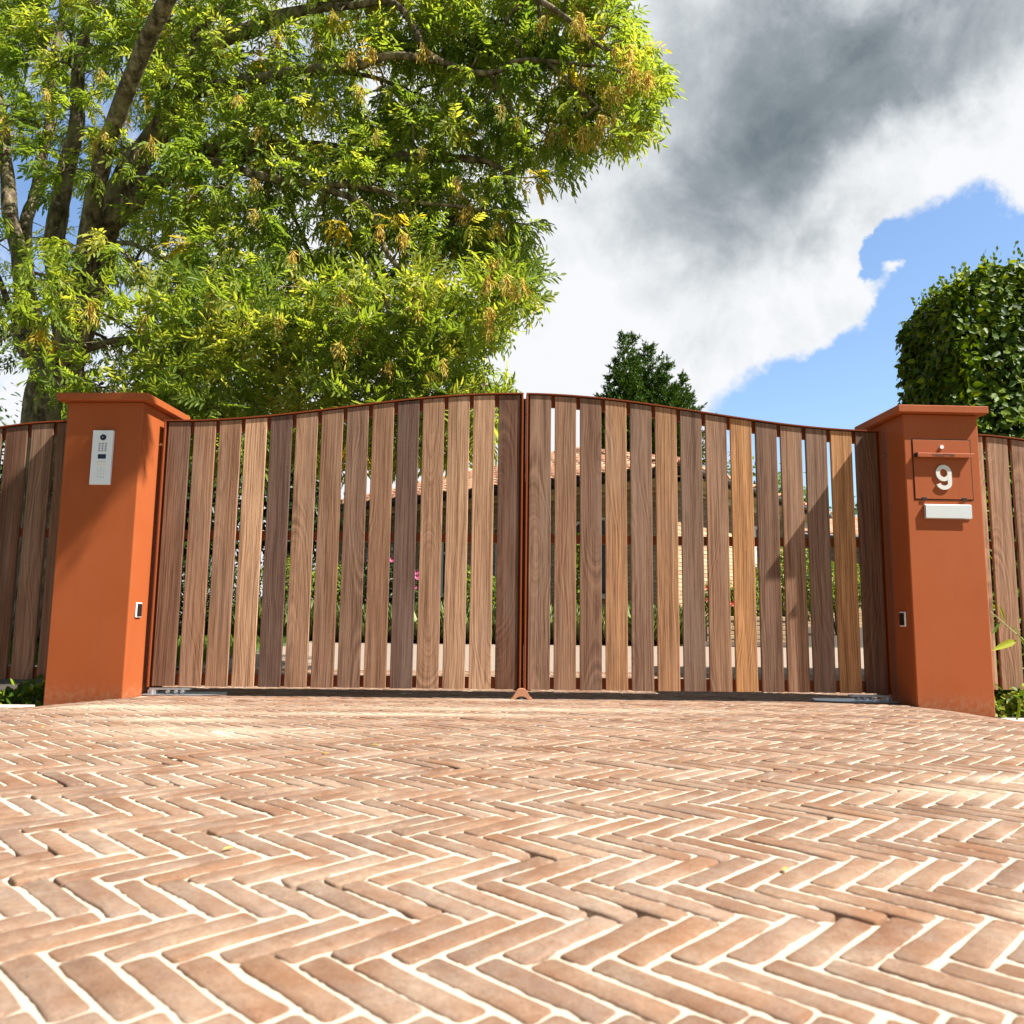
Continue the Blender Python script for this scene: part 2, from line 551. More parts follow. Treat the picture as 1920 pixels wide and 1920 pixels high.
RUST = m_rust()
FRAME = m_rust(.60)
WOOD = m_wood()
PAV_O = m_paver('object')
PAV_A = m_paver('attribute')
SANDM = m_sand()
BARK = m_bark()
CLAY = m_clay()
BRICK = m_brickwall()
MORTAR = m_simple('lime mortar', (.42, .37, .29), .95, nscale=30, bs=.3)
ALU = m_simple('brushed aluminium', (.74, .80, .86), .38, .15, .5, 300, .06)
STEEL = m_simple('brushed stainless steel', (.66, .67, .66), .42, .45, .5, 200, .05)
GALV = m_simple('galvanised steel', (.42, .44, .46), .42, .8, .5, 60, .25)
BLACKP = m_simple('black plastic', (.012, .012, .015), .35)
NAVYG = m_simple('dark blue reader glass', (.012, .022, .06), .12)
WHITEP = m_simple('white plastic', (.78, .78, .78), .35)
GREYP = m_simple('pale grey print', (.40, .42, .44), .6)
GREYM = m_simple('pale grey letter metal', (.60, .60, .56), .45, .0, .5, 80, .04)
INK = m_simple('dark brown lettering', (.05, .016, .01), .6)
BRASS = m_simple('zinc plated bolt', (.42, .36, .26), .35, .8)
CONC = m_simple('pale concrete kerb', (.52, .47, .40), .9, nscale=40, namt=.2, bs=.4)
SOIL = m_simple('dark soil', (.045, .032, .022), .95, nscale=25, namt=.5, bs=.8)
WHITEF = m_simple('white painted joinery', (.76, .76, .73), .5)
FASC = m_simple('black stained fascia', (.02, .018, .016), .6)
SOFF = m_simple('cream painted soffit', (.62, .52, .33), .7)
def m_glass():
    m, t, b, o = mat('window glass')
    setb(t, b, base=(.02, .025, .03), rough=.05, spec=.8)
    return m
GLASS = m_glass()
ASH = m_leaf('ash leaf', (.11, .18, .038), (.225, .32, .060), (.43, .45, .12), .62, (1.58, 1.42, .50), .46, yellow=(.45, .36, .05))
ASH_O = m_leaf('ash leaf spray', (.11, .18, .038), (.225, .32, .060), (.43, .45, .12), .62, (1.58, 1.42, .50), .46, yellow=(.45, .36, .05))
KEYS = m_leaf('ash seed keys', (.58, .40, .07), (.72, .54, .13), (.60, .56, .17), .4, (1.1, 1.0, .7), .6)
BEECH = m_leaf('hedge leaf', (.030, .065, .006), (.085, .15, .010), (.23, .31, .018), .34, (1.5, 1.3, .3), .5)
CONIF = m_leaf('conifer scale leaf', (.02, .05, .008), (.05, .105, .014), (.11, .18, .024), .2, (1.2, 1.2, .4), .6)
DARKL = m_leaf('dark evergreen leaf', (.006, .018, .006), (.013, .034, .009), (.035, .07, .014), .15, (1.3, 1.3, .4), .4)
LAV = m_leaf('lavender foliage', (.17, .24, .09), (.28, .36, .16), (.40, .46, .26), .4, (1.1, 1.1, .5), .6)
BUSHY = m_leaf('yellow green shrub leaf', (.07, .14, .02), (.14, .22, .03), (.32, .34, .05), .4, (1.2, 1.2, .4), .45)
FARL = m_leaf('pale tree leaf', (.06, .12, .03), (.10, .18, .05), (.16, .25, .08), .4, (1.2, 1.2, .5), .5)
GRASSM = m_leaf('lawn grass', (.07, .15, .02), (.12, .22, .035), (.2, .29, .06), .4, (1.2, 1.2, .4), .6)
PINK = m_simple('pink petals', (.75, .16, .38), .6)
REDF = m_simple('red petals', (.55, .05, .03), .6)


# ------------------------------------------------------------------ ground shape
def sstep(e0, e1, x):
    q = min(1, max(0, (x-e0)/(e1-e0)))
    return q*q*(3-2*q)


def gz(x, y):
    "surveyed height of the driveway surface: slightly crowned, falling off outside the pillars"
    if y < 0:
        yy = max(y, -5.6)
        z = -.0215*yy-.0008*yy*yy+.0007*yy**3
    else:
        z = .028*max(0, y-.8)*sstep(.6, 2.5, y)
    side = .085 if x > 0 else .062
    e = sstep(2.25, 3.1, abs(x))*side*(1-sstep(.2, 1.5, y))*sstep(-3.4, -.6, y)
    return z-e


GZ = np.vectorize(gz)


def grid_mesh(name, x0, x1, y0, y1, res, material, dz=0.0, ns=0.0, nf=30, smooth=True):
    nx = max(2, int((x1-x0)/res)+1); ny = max(2, int((y1-y0)/res)+1)
    X, Y = np.meshgrid(np.linspace(x0, x1, nx), np.linspace(y0, y1, ny))
    Z = GZ(X, Y)+dz
    if ns:
        q = np.array([mnoise.noise((a*nf, b*nf, 0)) + .6*mnoise.noise((a*nf*2.7, b*nf*2.7, 3)) for a, b in zip(X.ravel(), Y.ravel())]).reshape(X.shape)
        lo = np.array([mnoise.noise((a*7.3+5, b*7.3, 9)) for a, b in zip(X.ravel(), Y.ravel())]).reshape(X.shape)
        Z = Z+q*ns-np.clip(lo-.40, 0, .3)*.07
    V = np.stack([X, Y, Z], -1).reshape(-1, 3)
    i = np.arange(ny-1)[:, None]*nx+np.arange(nx-1)[None, :]
    Fq = np.stack([i, i+1, i+nx+1, i+nx], -1).reshape(-1, 4)
    return npmesh(name, V, Fq, material, smooth=smooth)


# the far ground
V = [(-400, -60, -.35), (400, -60, -.35), (400, 600, -.35), (-400, 600, -.35)]
link('ground', MB().add(V, [(0, 1, 2, 3)]).mesh('ground', m_simple('far meadow ground', (.10, .13, .05), .95, nscale=.5, namt=.3)), kind='structure')

# ------------------------------------------------------------------ driveway: sand bed + clay pavers in herringbone
T = .079                      # pitch along a row
Wm = T/math.sqrt(2)           # brick module
Lm = 4*Wm
PH_X, PH_Y = -.03, -4.108


def paver_mesh(k, L=Lm-.0105, W=Wm-.0090):
    q = random.Random(100+k)
    n = [5, 1, 2, 1]
    # outline with rounded, worn corners and wavy long sides
    pts = []
    hx, hy, r = L/2, W/2, .008
    for cx, cy, a0 in ((hx-r, -hy+r, -90), (hx-r, hy-r, 0), (-hx+r, hy-r, 90), (-hx+r, -hy+r, 180)):
        rr = r*q.uniform(.8, 1.3)
        for a in (10, 45, 80):
            an = rad(a0+a)
            pts.append([cx+rr*math.cos(an), cy+rr*math.sin(an)])
        if a0 in (0, 180):
            s = -1 if a0 == 0 else 1
            for u in (.3, 0, -.3):
                pts.append([-s*u*L*-1*-1 if False else (u*L if s == -1 else -u*L), -s*hy + 0])
    for p in pts:
        mid_ = abs(p[0]) < L*.35
        p[0] += q.gauss(0, .0004); p[1] += q.gauss(0, .0014 if mid_ else .0004)
    m = len(pts)
    V = []
    rings = [(1.0, -.04, 1.0), (1.0, -.0042, 1.0), (.0012, -.0012, 0), (.0038, 0, 0)]
    for a, z, mode in rings:
        for p in pts:
            if mode: V.append((p[0], p[1], z))
            else:
                d = math.hypot(*p)
                nx_ = p[0]-math.copysign(a, p[0]) if abs(p[0]) > a else 0
                ny_ = p[1]-math.copysign(a, p[1]) if abs(p[1]) > a else 0
                V.append((nx_, ny_, z+q.gauss(0, .00018)))
    V.append((0, 0, .0012))
    Fc = []
    for j in range(3):
        for i in range(m):
            Fc.append((j*m+i, j*m+(i+1) % m, (j+1)*m+(i+1) % m, (j+1)*m+i))
    for i in range(m):
        Fc.append((3*m+i, 3*m+(i+1) % m, 4*m))
    return V, Fc


PV = [paver_mesh(k) for k in range(14)]
PVM = []
for V, Fc in PV:
    PVM.append(MB().add(V, Fc).mesh('paver', PAV_O, smooth=True))


def in_paving(x, y):
    if y > -.34 and abs(x) > 2.36 and y < .5: return False
    if y > -.34 and x < -2.9: return False
    if y > -.30 and abs(x) > 4.6: return False
    return True


places = []
rt2 = math.sqrt(2)
for k in range(-90, 130):
    for b_ in range(-24, 34):
        for typ in (0, 1):
            # brick aligned coords (u,v), row direction is (1,1)
            if typ == 0: u, v, a = k*Wm+Lm/2, k*Wm+Wm/2, 0
            else: u, v, a = (k-1)*Wm+Wm/2, k*Wm+Lm/2, 1
            u += 2*Lm*b_
            # rotate so that (1,1) points along +x
            X = (u+v)/rt2; Y = (-u+v)/rt2
            X += PH_X; Y += PH_Y
            if -4.7 < X < 4.7 and -5.6 < Y < 2.2 and in_paving(X, Y):
                places.append((X, Y, rad(-45) if a == 0 else rad(45)))
q = random.Random(5)
drive = thing('driveway', (0, -2.5, 0), '', '')
for kk in ('label', 'category'):
    if kk in drive: del drive[kk]
drive['kind'] = 'structure'


def px_of(P):
    v = np.array(P)-CAM
    d = v@FWD
    return 960+F_PX*(v@RGT)/d, 960-F_PX*(v@UPV)/d, d


cand = []
for i, (X, Y, a) in enumerate(places):
    z = gz(X, Y)
    x, y, d = px_of((X, Y, z))
    vis = d > .2 and -60 < x < 1980 and y < 1990
    cand.append((0 if vis else 1, d, i))
cand.sort()
own = set(i for v, d, i in cand[:300] if v == 0)
JV = []; JF3 = []; JF4 = []; JT = []
off = 0
for i, (X, Y, a) in enumerate(places):
    k = q.randrange(14)
    z = gz(X, Y)+q.gauss(0, .0008)+.0003
    ex = (gz(X+.05, Y)-gz(X-.05, Y))/.1; ey = (gz(X, Y+.05)-gz(X, Y-.05))/.1
    nrm = Vector((-ex+q.gauss(0, .005), -ey+q.gauss(0, .005), 1)).normalized()
    R_ = nrm.to_track_quat('Z', 'Y').to_matrix().to_4x4()
    # keep heading
    Rz = Matrix.Rotation(a+q.gauss(0, .010)+(math.pi if q.random() < .5 else 0), 4, 'Z')
    tilt = Vector((0, 0, 1)).rotation_difference(nrm).to_matrix().to_4x4()
    dx, dy = q.gauss(0, .0012), q.gauss(0, .0012)
    Mx = Matrix.Translation((X+dx, Y+dy, z)) @ tilt @ Rz
    if i in own:
        o = bpy.data.objects.new('paver', PVM[k])
        COL.objects.link(o); o.parent = drive
        o.matrix_local = Matrix.Translation((0, 2.5, 0)) @ Mx
    else:
        V, Fc = PV[k]
        A = np.array(Mx)[:3, :3]; B = np.array(Mx)[:3, 3]
        VV = np.array(V)@A.T+B
        JV.append(VV); JT.append(np.full(len(VV), q.random()))
        m_ = (len(V)-1)//4
        F4 = np.array(Fc[m_:3*m_])+off; F3 = np.array(Fc[3*m_:])+off
        JF4.append(F4); JF3.append(np.column_stack([F3, F3[:, 2]])[:, :3])
        off += len(V)
F4 = np.concatenate(JF4); F3 = np.concatenate(JF3)
Ft = np.concatenate([F4[:, [0, 1, 2]], F4[:, [0, 2, 3]], F3])
me = npmesh('paving', np.concatenate(JV), Ft, PAV_A, np.concatenate(JT), smooth=True)
wpart('paving', me, drive, kind='stuff')
wpart('joint_sand', grid_mesh('joint_sand', -2.2, 2.2, -4.7, -2.3, .0125, SANDM, -.0027, .0017, 60), drive, kind='stuff')
sb = [(-2.36, 2.36, -2.3, 2.25, .03), (-4.7, -2.2, -5.6, -2.3, .06), (2.2, 4.7, -5.6, -2.3, .06), (-2.2, 2.2, -5.6, -4.7, .06), (-4.7, -2.36, -2.3, -.33, .04), (2.36, 4.7, -2.3, -.33, .04)]
for s in sb:
    wpart('joint_sand', grid_mesh('joint_sand', *s[:4], s[4], SANDM, -.0025, .0010, 30), drive, kind='stuff')
# kerbs beside the pillars
for s, x0, x1 in ((-1, -4.7, -2.9), (1, 2.9, 4.7)):
    n = 3
    for i in range(n):
        a = x0+(x1-x0)*i/n+.003; b = x0+(x1-x0)*(i+1)/n-.003
        zz = gz((a+b)/2, -.3)
        mb = MB().box(a, b, -.335, -.235 if s < 0 else -.20, zz-.08, zz+.014, ch=.006)
        wpart('kerb_stone', mb.mesh('kerb_stone', CONC), drive)

# paved court behind the gate + bed + lawn
court = MB()
link('courtyard', grid_mesh('courtyard', -6, 9, 2.2, 6.4, .5, None or m_simple('sanded court paving', (.24, .185, .145), .9, nscale=22, namt=.3, bs=.3), -.002), kind='structure')
link('garden_bed', grid_mesh('garden_bed', -12, 14, 6.4, 15, .5, SOIL, .01), kind='structure')
link('side_soil', MB().box(-9, -2.37, -.23, 9, -.3, -.06).box(2.37, 12, -.2, 2.2, -.3, -.07).mesh('soil', SOIL), kind='structure')


# ------------------------------------------------------------------ leaves toolkit
def leaf_tpl(n=3):
    "unit leaf along +x, folded on the midrib: 6 verts, 2 quads"
    V = np.array([(0, 0, 0), (.32, .5, .06), (.68, .38, .04), (1, 0, -.06), (.68, -.38, .04), (.32, -.5, .06)], float)
    Fq = np.array([(0, 3, 2, 1), (0, 5, 4, 3)])
    return V, Fq


LV, LF = leaf_tpl()


def rand_unit(n):
    v = nr.normal(size=(n, 3))
    return v/np.linalg.norm(v, axis=1)[:, None]


def nrmz(v):
    return v/np.maximum(1e-9, np.linalg.norm(v, axis=-1, keepdims=True))


def leaf_batch(P, D, N, L, Wd):
    "P base, D direction, N approx normal, L length, Wd width -> verts, faces"
    n = len(P)
    D = nrmz(D)
    S = nrmz(np.cross(N, D))
    U = np.cross(D, S)
    L = np.broadcast_to(L, (n,)); Wd = np.broadcast_to(Wd, (n,))
    V = P[:, None, :]+LV[None, :, 0:1]*D[:, None, :]*L[:, None, None] + LV[None, :, 1:2]*S[:, None, :]*Wd[:, None, None] + LV[None, :, 2:3]*U[:, None, :]*L[:, None, None]
    Fq = (LF[None]+6*np.arange(n)[:, None, None]).reshape(-1, 4)
    return V.reshape(-1, 3), Fq


def spray(P, D, size=1.0, nl=6, rs=None, wind=(0, 0, 0)):
    "whorl of pinnate leaves at a twig end; returns leaflets (P,D,N,L,W)"
    r = rs or nr
    out = [[], [], [], [], []]
    D = nrmz(np.asarray(D, float))
    wind = np.asarray(wind, float)
    a0 = r.uniform(0, 6.28)
    e1 = nrmz(np.cross(D, [.1, .2, .97])); e2 = np.cross(D, e1)
    for i in range(nl):
        an = a0+i*2.4+r.normal(0, .25)
        sp = r.uniform(.45, 1.25)
        d = nrmz(D+sp*(math.cos(an)*e1+math.sin(an)*e2)+wind)
        L = size*r.uniform(.17, .28)
        nseg = 5
        p = np.array(P, float)
        pts = [p]; ds = []
        dd = d.copy()
        for s in range(nseg):
            dd = nrmz(dd+np.array([0, 0, -.16])+wind*.15+r.normal(0, .04, 3))
            p = p+dd*L/nseg
            pts.append(p); ds.append(dd)
        up = nrmz(np.array([0, 0, 1.0])+.45*r.normal(size=3)-.2*d)
        for s in range(nseg):
            out[0].append(pts[s]); out[1].append(pts[s+1]-pts[s]); out[2].append(up); out[3].append(L/nseg*1.1); out[4].append(.0045)
        npairs = r.randint(3, 6)
        for j in range(npairs+1):
            f = .28+.72*j/npairs
            idx = min(nseg-1, int(f*nseg-1e-6))
            pp = pts[idx]+(pts[idx+1]-pts[idx])*(f*nseg-idx)
            dj = ds[idx]
            s_ = nrmz(np.cross(up, dj))
            ll = size*r.uniform(.06, .088)*(1-.15*abs(f-.6))
            if j == npairs:
                dirs = [dj]
            else:
                dirs = [dj*.75+s_*.8, dj*.75-s_*.8]
            for q_ in dirs:
                out[0].append(pp); out[1].append(q_+np.array([0, 0, -.22])+r.normal(0, .12, 3)); out[2].append(up+r.normal(0, .25, 3)); out[3].append(ll); out[4].append(ll*r.uniform(.25, .33))
    return [np.array(a) for a in out]


# ------------------------------------------------------------------ the gate
def ztop(x):
    return 1.757+.218*(1+math.cos(math.pi*min(1, abs(x)/2.36)))/2


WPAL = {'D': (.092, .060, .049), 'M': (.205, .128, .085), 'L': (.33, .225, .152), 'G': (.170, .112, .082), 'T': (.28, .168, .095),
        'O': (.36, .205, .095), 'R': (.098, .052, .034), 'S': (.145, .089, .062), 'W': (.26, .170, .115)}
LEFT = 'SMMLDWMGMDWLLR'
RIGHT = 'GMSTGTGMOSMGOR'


def plank_mesh(wd, th, z0, ztl, ztr, seed):
    "board with a slanted top, chamfered front arrises"
    c = .0028
    x0, x1 = -wd/2, wd/2
    y0, y1 = -th/2, th/2
    prof = [(x0+c, y0), (x1-c, y0), (x1, y0+c), (x1, y1), (x0, y1), (x0, y0+c)]
    V = []
    nz = 1
    def zt(x): return ztl+(ztr-ztl)*(x-x0)/wd
    for x, y in prof: V.append((x, y, z0))
    for x, y in prof: V.append((x, y, zt(x)-(c if y < y1 else 0)))
    ins = [(x0+c, y0+c), (x1-c, y0+c), (x1-c, y0+c), (x1-c, y1), (x0+c, y1), (x0+c, y0+c)]
    for x, y in ins: V.append((x, y, zt(x)))
    Fc = [tuple(range(5, -1, -1))]
    for i in range(6): Fc.append((i, (i+1) % 6, 6+(i+1) % 6, 6+i))
    for i in range(6): Fc.append((6+i, 6+(i+1) % 6, 12+(i+1) % 6, 12+i))
    Fc.append((12, 13, 15, 16))
    mb = MB().add(V, Fc)
    return mb.mesh('plank', WOOD)


PITCHW, PW = .1650, .140
GB = .033


def curve_bar(xa, xb, zf, y0, y1, z_lo, z_hi, n=24, shift=0.0):
    "bar between xa and xb following zf(x), from zf-z_lo to zf-z_hi"
    V = []; Fc = []
    for i in range(n+1):
        x = xa+(xb-xa)*i/n
        z = zf(x)
        V += [(x, y0, z-z_lo), (x, y1, z-z_lo), (x, y1, z-z_hi), (x, y0, z-z_hi)]
    for i in range(n):
        a = 4*i
        for k in range(4):
            Fc.append((a+k, a+(k+1) % 4, a+4+(k+1) % 4, a+4+k))
    Fc.append((0, 1, 2, 3)); Fc.append((4*n+3, 4*n+2, 4*n+1, 4*n))
    return V, Fc


def make_leaf(side, tones, label):
    root = thing('gate_leaf', (side*2.36, 0, 0), label, 'gate', 'pair of driveway gate leaves')
    ox = side*2.36
    # planks (first = innermost for right leaf)
    for i in range(14):
        xc = side*(GB+PW/2+i*PITCHW)
        tone = tones[i] if side > 0 else tones[13-i]
        jl = rnd.gauss(0, .0007)
        zl, zr = ztop(xc-PW/2)-.013+jl, ztop(xc+PW/2)-.013+jl
        me = plank_mesh(PW, .021, .058+rnd.gauss(0, .0006), zl, zr, i)
        col = np.array(WPAL[tone])*rnd.uniform(.9, 1.1)*np.array([1.10, .96, .83])
        o = link('plank', me, root, (xc-ox, -.0015+rnd.gauss(0, .0007), 0), color=(*col, 1))
    xi, xo = side*.0095, side*2.345
    xa, xb = min(xi, xo), max(xi, xo)
    # top flat following the curve
    V, Fc = curve_bar(xa, xb, ztop, -.022, .045, 0, .0075, 28)
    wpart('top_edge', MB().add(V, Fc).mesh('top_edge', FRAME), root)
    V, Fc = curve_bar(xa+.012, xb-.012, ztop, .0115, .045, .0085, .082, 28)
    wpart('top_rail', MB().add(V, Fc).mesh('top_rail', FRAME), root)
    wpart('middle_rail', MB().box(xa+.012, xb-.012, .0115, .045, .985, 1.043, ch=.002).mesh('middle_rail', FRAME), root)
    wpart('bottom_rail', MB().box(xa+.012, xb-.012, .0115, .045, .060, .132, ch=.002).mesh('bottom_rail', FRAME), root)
    for x, nm in ((xi, 'meeting_stile'), (xo, 'hinge_stile')):
        inner = nm == 'meeting_stile'
        s = side if inner else -side
        zt = ztop(x)-.0078
        mb = MB()
        mb.box(min(x, x+s*.0115), max(x, x+s*.0115), -.022, .011, .050, zt, ch=.0025)
        mb.box(min(x, x+s*.045), max(x, x+s*.045), .0112, .05, .050, zt-.001)
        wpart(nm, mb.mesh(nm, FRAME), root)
    if side > 0:
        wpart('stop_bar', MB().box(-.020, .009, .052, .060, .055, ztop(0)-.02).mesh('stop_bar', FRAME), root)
    # hinge strap at the top: threaded eye bolt to the pillar
    hx = side*2.36
    z_h = 1.595
    mb = MB()
    mb.tube([(hx-side*.02, .0, z_h), (hx+side*.03, .0, z_h)], .0075, 12)
    mb.tube([(hx+side*.001, 0, z_h), (hx+side*.009, 0, z_h)], .0135, 6)
    wpart('hinge_bolt', mb.mesh('hinge_bolt', BRASS), root)
    # bottom pivot: bracket, arm, nut
    mb = MB()
    mb.box(min(hx-side*.03, hx-side*.28), max(hx-side*.03, hx-side*.28), -.012, .04, .034, .046)
    mb.box(min(hx-side*.02, hx-side*.07), max(hx-side*.02, hx-side*.07), -.012, .03, .008, .034, ch=.002)
    wpart('pivot_arm', mb.mesh('pivot_arm', GALV), root)
    for dx in (.15, .20, .24):
        mb = MB().tube([(hx-side*dx, -.03, .024), (hx-side*dx, .015, .024)], .011, 6)
        wpart('pivot_bolt', mb.mesh('pivot_bolt', GALV), root)
    mb = MB().tube([(hx-side*.045, 0, -.002), (hx-side*.045, 0, .034)], .018, 14)
    wpart('pivot_pin', mb.mesh('pivot_pin', GALV), root)
    return root


gl = make_leaf(-1, LEFT, 'slatted brown gate leaf beside the intercom pillar, fully sunlit')
gr = make_leaf(1, RIGHT, 'slatted brown gate leaf beside the number 9 pillar, crossed by a diagonal shadow')

# cover plates of the underground motors
for s in (-1, 1):
    x = s*2.2
    z = gz(x, 0)+.004
    mb = MB()
    V = [(x-s*.42 if False else x+s*.16, -.055, z), (x+s*.16, .17, z), (x-s*.30, .17, z), (x-s*.34, .02, z), (x-s*.14, -.055, z)]
    V2 = [(a, b, c+.005) for a, b, c in V]
    Fc = [tuple(range(5)), tuple(range(9, 4, -1))]+[(i, (i+1) % 5, 5+(i+1) % 5, 5+i) for i in range(5)]
    mb.add(V+V2, Fc)
    link('motor_plate', mb.mesh('motor_plate', GALV), label='grey metal motor cover plate on the paving under the '+('left' if s < 0 else 'right')+' gate hinge', cat='cover plate', group='motor cover plates under the gate')

# ground stop in the middle
root = thing('gate_stop', (-.005, -.03, 0), 'small arched rust coloured gate stop on the paving where the two leaves meet', 'gate stop')
mb = MB()
n = 20
V = []; Fc = []
for i in range(n+1):
    xx = -.066+.132*i/n
    zo = .064*math.exp(-(abs(xx)/.047)**3.4)+.004
    zi = min(zo-.005, .022*max(0, 1-(xx/.044)**2))
    zi = max(zi, -.006)
    for y in (-.036, .036): V += [(xx, y, zo), (xx, y, zi)]
for i in range(n):
    a = 4*i; b = a+4
    Fc += [(a, b, b+1, a+1), (a+2, a+3, b+3, b+2), (a, a+2, b+2, b), (a+1, b+1, b+3, a+3)]
Fc += [(0, 1, 3, 2), (4*n, 4*n+2, 4*n+3, 4*n+1)]
link('stop_bracket', mb.add(V, Fc).mesh('stop_bracket', m_simple('worn copper paint', (.42, .19, .10), .6, nscale=60, namt=.25)), root)
link('stop_foot', MB().box(-.012, .012, -.02, .03, -.01, .012, ch=.003).mesh('stop_foot', GALV), root)


# ------------------------------------------------------------------ text helper
def text_mesh(txt, size, depth, material, align='CENTER', bold=0.0, name='text', space=1.0):
    cu = bpy.data.curves.new(name, 'FONT')
    cu.body = txt; cu.size = size; cu.extrude = depth; cu.align_x = align; cu.align_y = 'CENTER'
    cu.offset = bold; cu.space_character = space
    cu.resolution_u = 4
    o = bpy.data.objects.new(name, cu)
    COL.objects.link(o)
    dg = bpy.context.evaluated_depsgraph_get()
    me = bpy.data.meshes.new_from_object(o.evaluated_get(dg))
    bpy.data.objects.remove(o)
    bpy.data.curves.remove(cu)
    me.name = name
    me.materials.clear(); me.materials.append(material)
    return me


# ------------------------------------------------------------------ pillars
WX, WY, OV, ZC, CT = .483, .52, .048, 1.862, .046


def pillar(side, x, y, phi, label):
    "origin at the inner front corner; local -side is outward"
    root = thing('gate_pillar', (x, y, 0), label, 'pillar', 'rust coloured gate pillars', phi)
    s = -side if side < 0 else -side
    out = 1 if side > 0 else -1
    a, b = (0, out*WX) if out > 0 else (out*WX, 0)
    mb = MB().box(a, b, 0, WY, -.14, ZC-CT-.001, ch=.007)
    body = link('pillar_body', mb.mesh('pillar_body', RUST), root)
    # folded sheet cap with a fine drip gap
    mb = MB().box(a-OV, b+OV, -OV, WY+OV, ZC-CT, ZC, ch=.0035)
    link('pillar_cap', mb.mesh('pillar_cap', RUST), root)
    # photocell on the inner face
    fx = 0
    pz = .525
    ph = link('photocell', MB().box(-.011 if out > 0 else 0, 0 if out > 0 else .011, .055, .125, pz-.046, pz+.046, ch=.004).mesh('photocell', WHITEP), root, (0, .02 if out > 0 else .02, 0))
    k = -1 if out > 0 else 1
    link('photocell_lens', MB().box(min(k*.009, k*.0135), max(k*.009, k*.0135), .062, .118, pz-.039, pz+.039, ch=.0015).mesh('photocell_lens', BLACKP), ph)
    return root


PL = pillar(-1, -2.389, -.244, -.0555, 'rust orange steel pillar carrying the white intercom, at the left end of the gate')
PR = pillar(1, 2.384, -.238, .0225, 'rust brown steel pillar with parcel door and number 9, at the right end of the gate')

# intercom (mounted on the left pillar: a thing of its own)
ic = thing('intercom', (0, 0, 0), 'slim silver video intercom with camera, speaker slots and keypad on the orange pillar', 'intercom')
phi = -.0555
iclx = -.232                 # local x centre on the pillar
ic.location = (-2.389+iclx*math.cos(phi)-0*math.sin(phi), -.244+iclx*math.sin(phi)-.0005, 1.2885)
ic.rotation_euler = (0, 0, phi)
IW, IH, IT = .127, .340, .020
plate = link('face_plate', MB().box(-IW/2, IW/2, -IT, 0, 0, IH, ch=.0012).mesh('face_plate', ALU), ic)
# local x centre of controls is at the middle
yF = -IT


def disc(r0, n, y0, y1, cx, cz, m, name):
    mb = MB()
    V = [(cx+r0*math.cos(2*math.pi*i/n), y0, cz+r0*math.sin(2*math.pi*i/n)) for i in range(n)]
    V += [(a, y1, c) for a, b, c in V]
    Fc = [tuple(range(n)), tuple(range(2*n-1, n-1, -1))]+[(i, (i+1) % n, n+(i+1) % n, n+i) for i in range(n)]
    return mb.add(V, Fc).mesh(name, m)


zc = IH*.868
lens = link('camera_lens', disc(.0185, 28, yF-.004, yF+.001, .004, zc, BLACKP, 'camera_lens'), ic)
link('lens_ring', disc(.0125, 24, yF-.0065, yF-.0042, .004, zc, NAVYG, 'lens_ring'), lens)
link('lens_glint', disc(.0028, 12, yF-.0075, yF-.0067, .004, zc, GREYM, 'lens_glint'), lens)
for r_ in range(5):
    for c_ in range(3):
        z = IH*(.758-.0345*r_)
        x = .004+(c_-1)*.0195
        link('speaker_slot', MB().box(x-.0062, x+.0062, yF-.0006, yF+.002, z-.0023, z+.0023).mesh('speaker_slot', BLACKP), ic)
z = IH*.515
link('card_reader', MB().box(.004-.0255, .004+.0255, yF-.001, yF+.002, z-.0145, z+.0145, ch=.0006).mesh('card_reader', NAVYG), ic)
z = IH*.392
bt = link('call_button_frame', MB().box(.004-.0285, .004+.0285, yF-.001, yF+.002, z-.0105, z+.0105, ch=.0008).mesh('call_button_frame', GREYM), ic)
link('call_button', MB().box(.004-.0255, .004+.0255, yF-.0035, yF-.0012, z-.0075, z+.0075, ch=.0008).mesh('call_button', WHITEP), bt)
for i, ch in enumerate('123456789*0#'):
    r_, c_ = divmod(i, 3)
    me = text_mesh(ch, .0135, .0003, GREYP, name='keypad_digit')
    o = link('keypad_digit', me, ic, (.004+(c_-1)*.0195, yF-.0008, IH*(.305-.057*r_)), (rad(90), 0, 0))

# parcel door + number + letter slot on the right pillar
pd = thing('parcel_door', (0, 0, 0), 'rust coloured parcel box door with handle lettered PAKKETTEN, set in the right pillar', 'parcel box')
phi = .0225


def on_right(lx, dy=0, z=0):
    return (2.384+lx*math.cos(phi)-dy*math.sin(phi), -.238+lx*math.sin(phi)+dy*math.cos(phi), z)


DX0, DX1, DZ0, DZ1 = .055, .421, 1.272, 1.648
pd.location = on_right((DX0+DX1)/2, -.0005, DZ0)
pd.rotation_euler = (0, 0, phi)
dw, dh = DX1-DX0, DZ1-DZ0
g = .0062
# dark seam around the door leaf (recess) and the door proud of it
mb = MB()
mb.box(-dw/2-g, dw/2+g, -.0010, .001, -g, dh+g)
link('door_seam', mb.mesh('door_seam', m_simple('dark seam', (.012, .006, .004), .9)), pd)
link('door_panel', MB().box(-dw/2, dw/2, -.0042, .0012, 0, dh, ch=.0012).mesh('door_panel', RUST), pd)
hz = dh*.745
mb = MB()
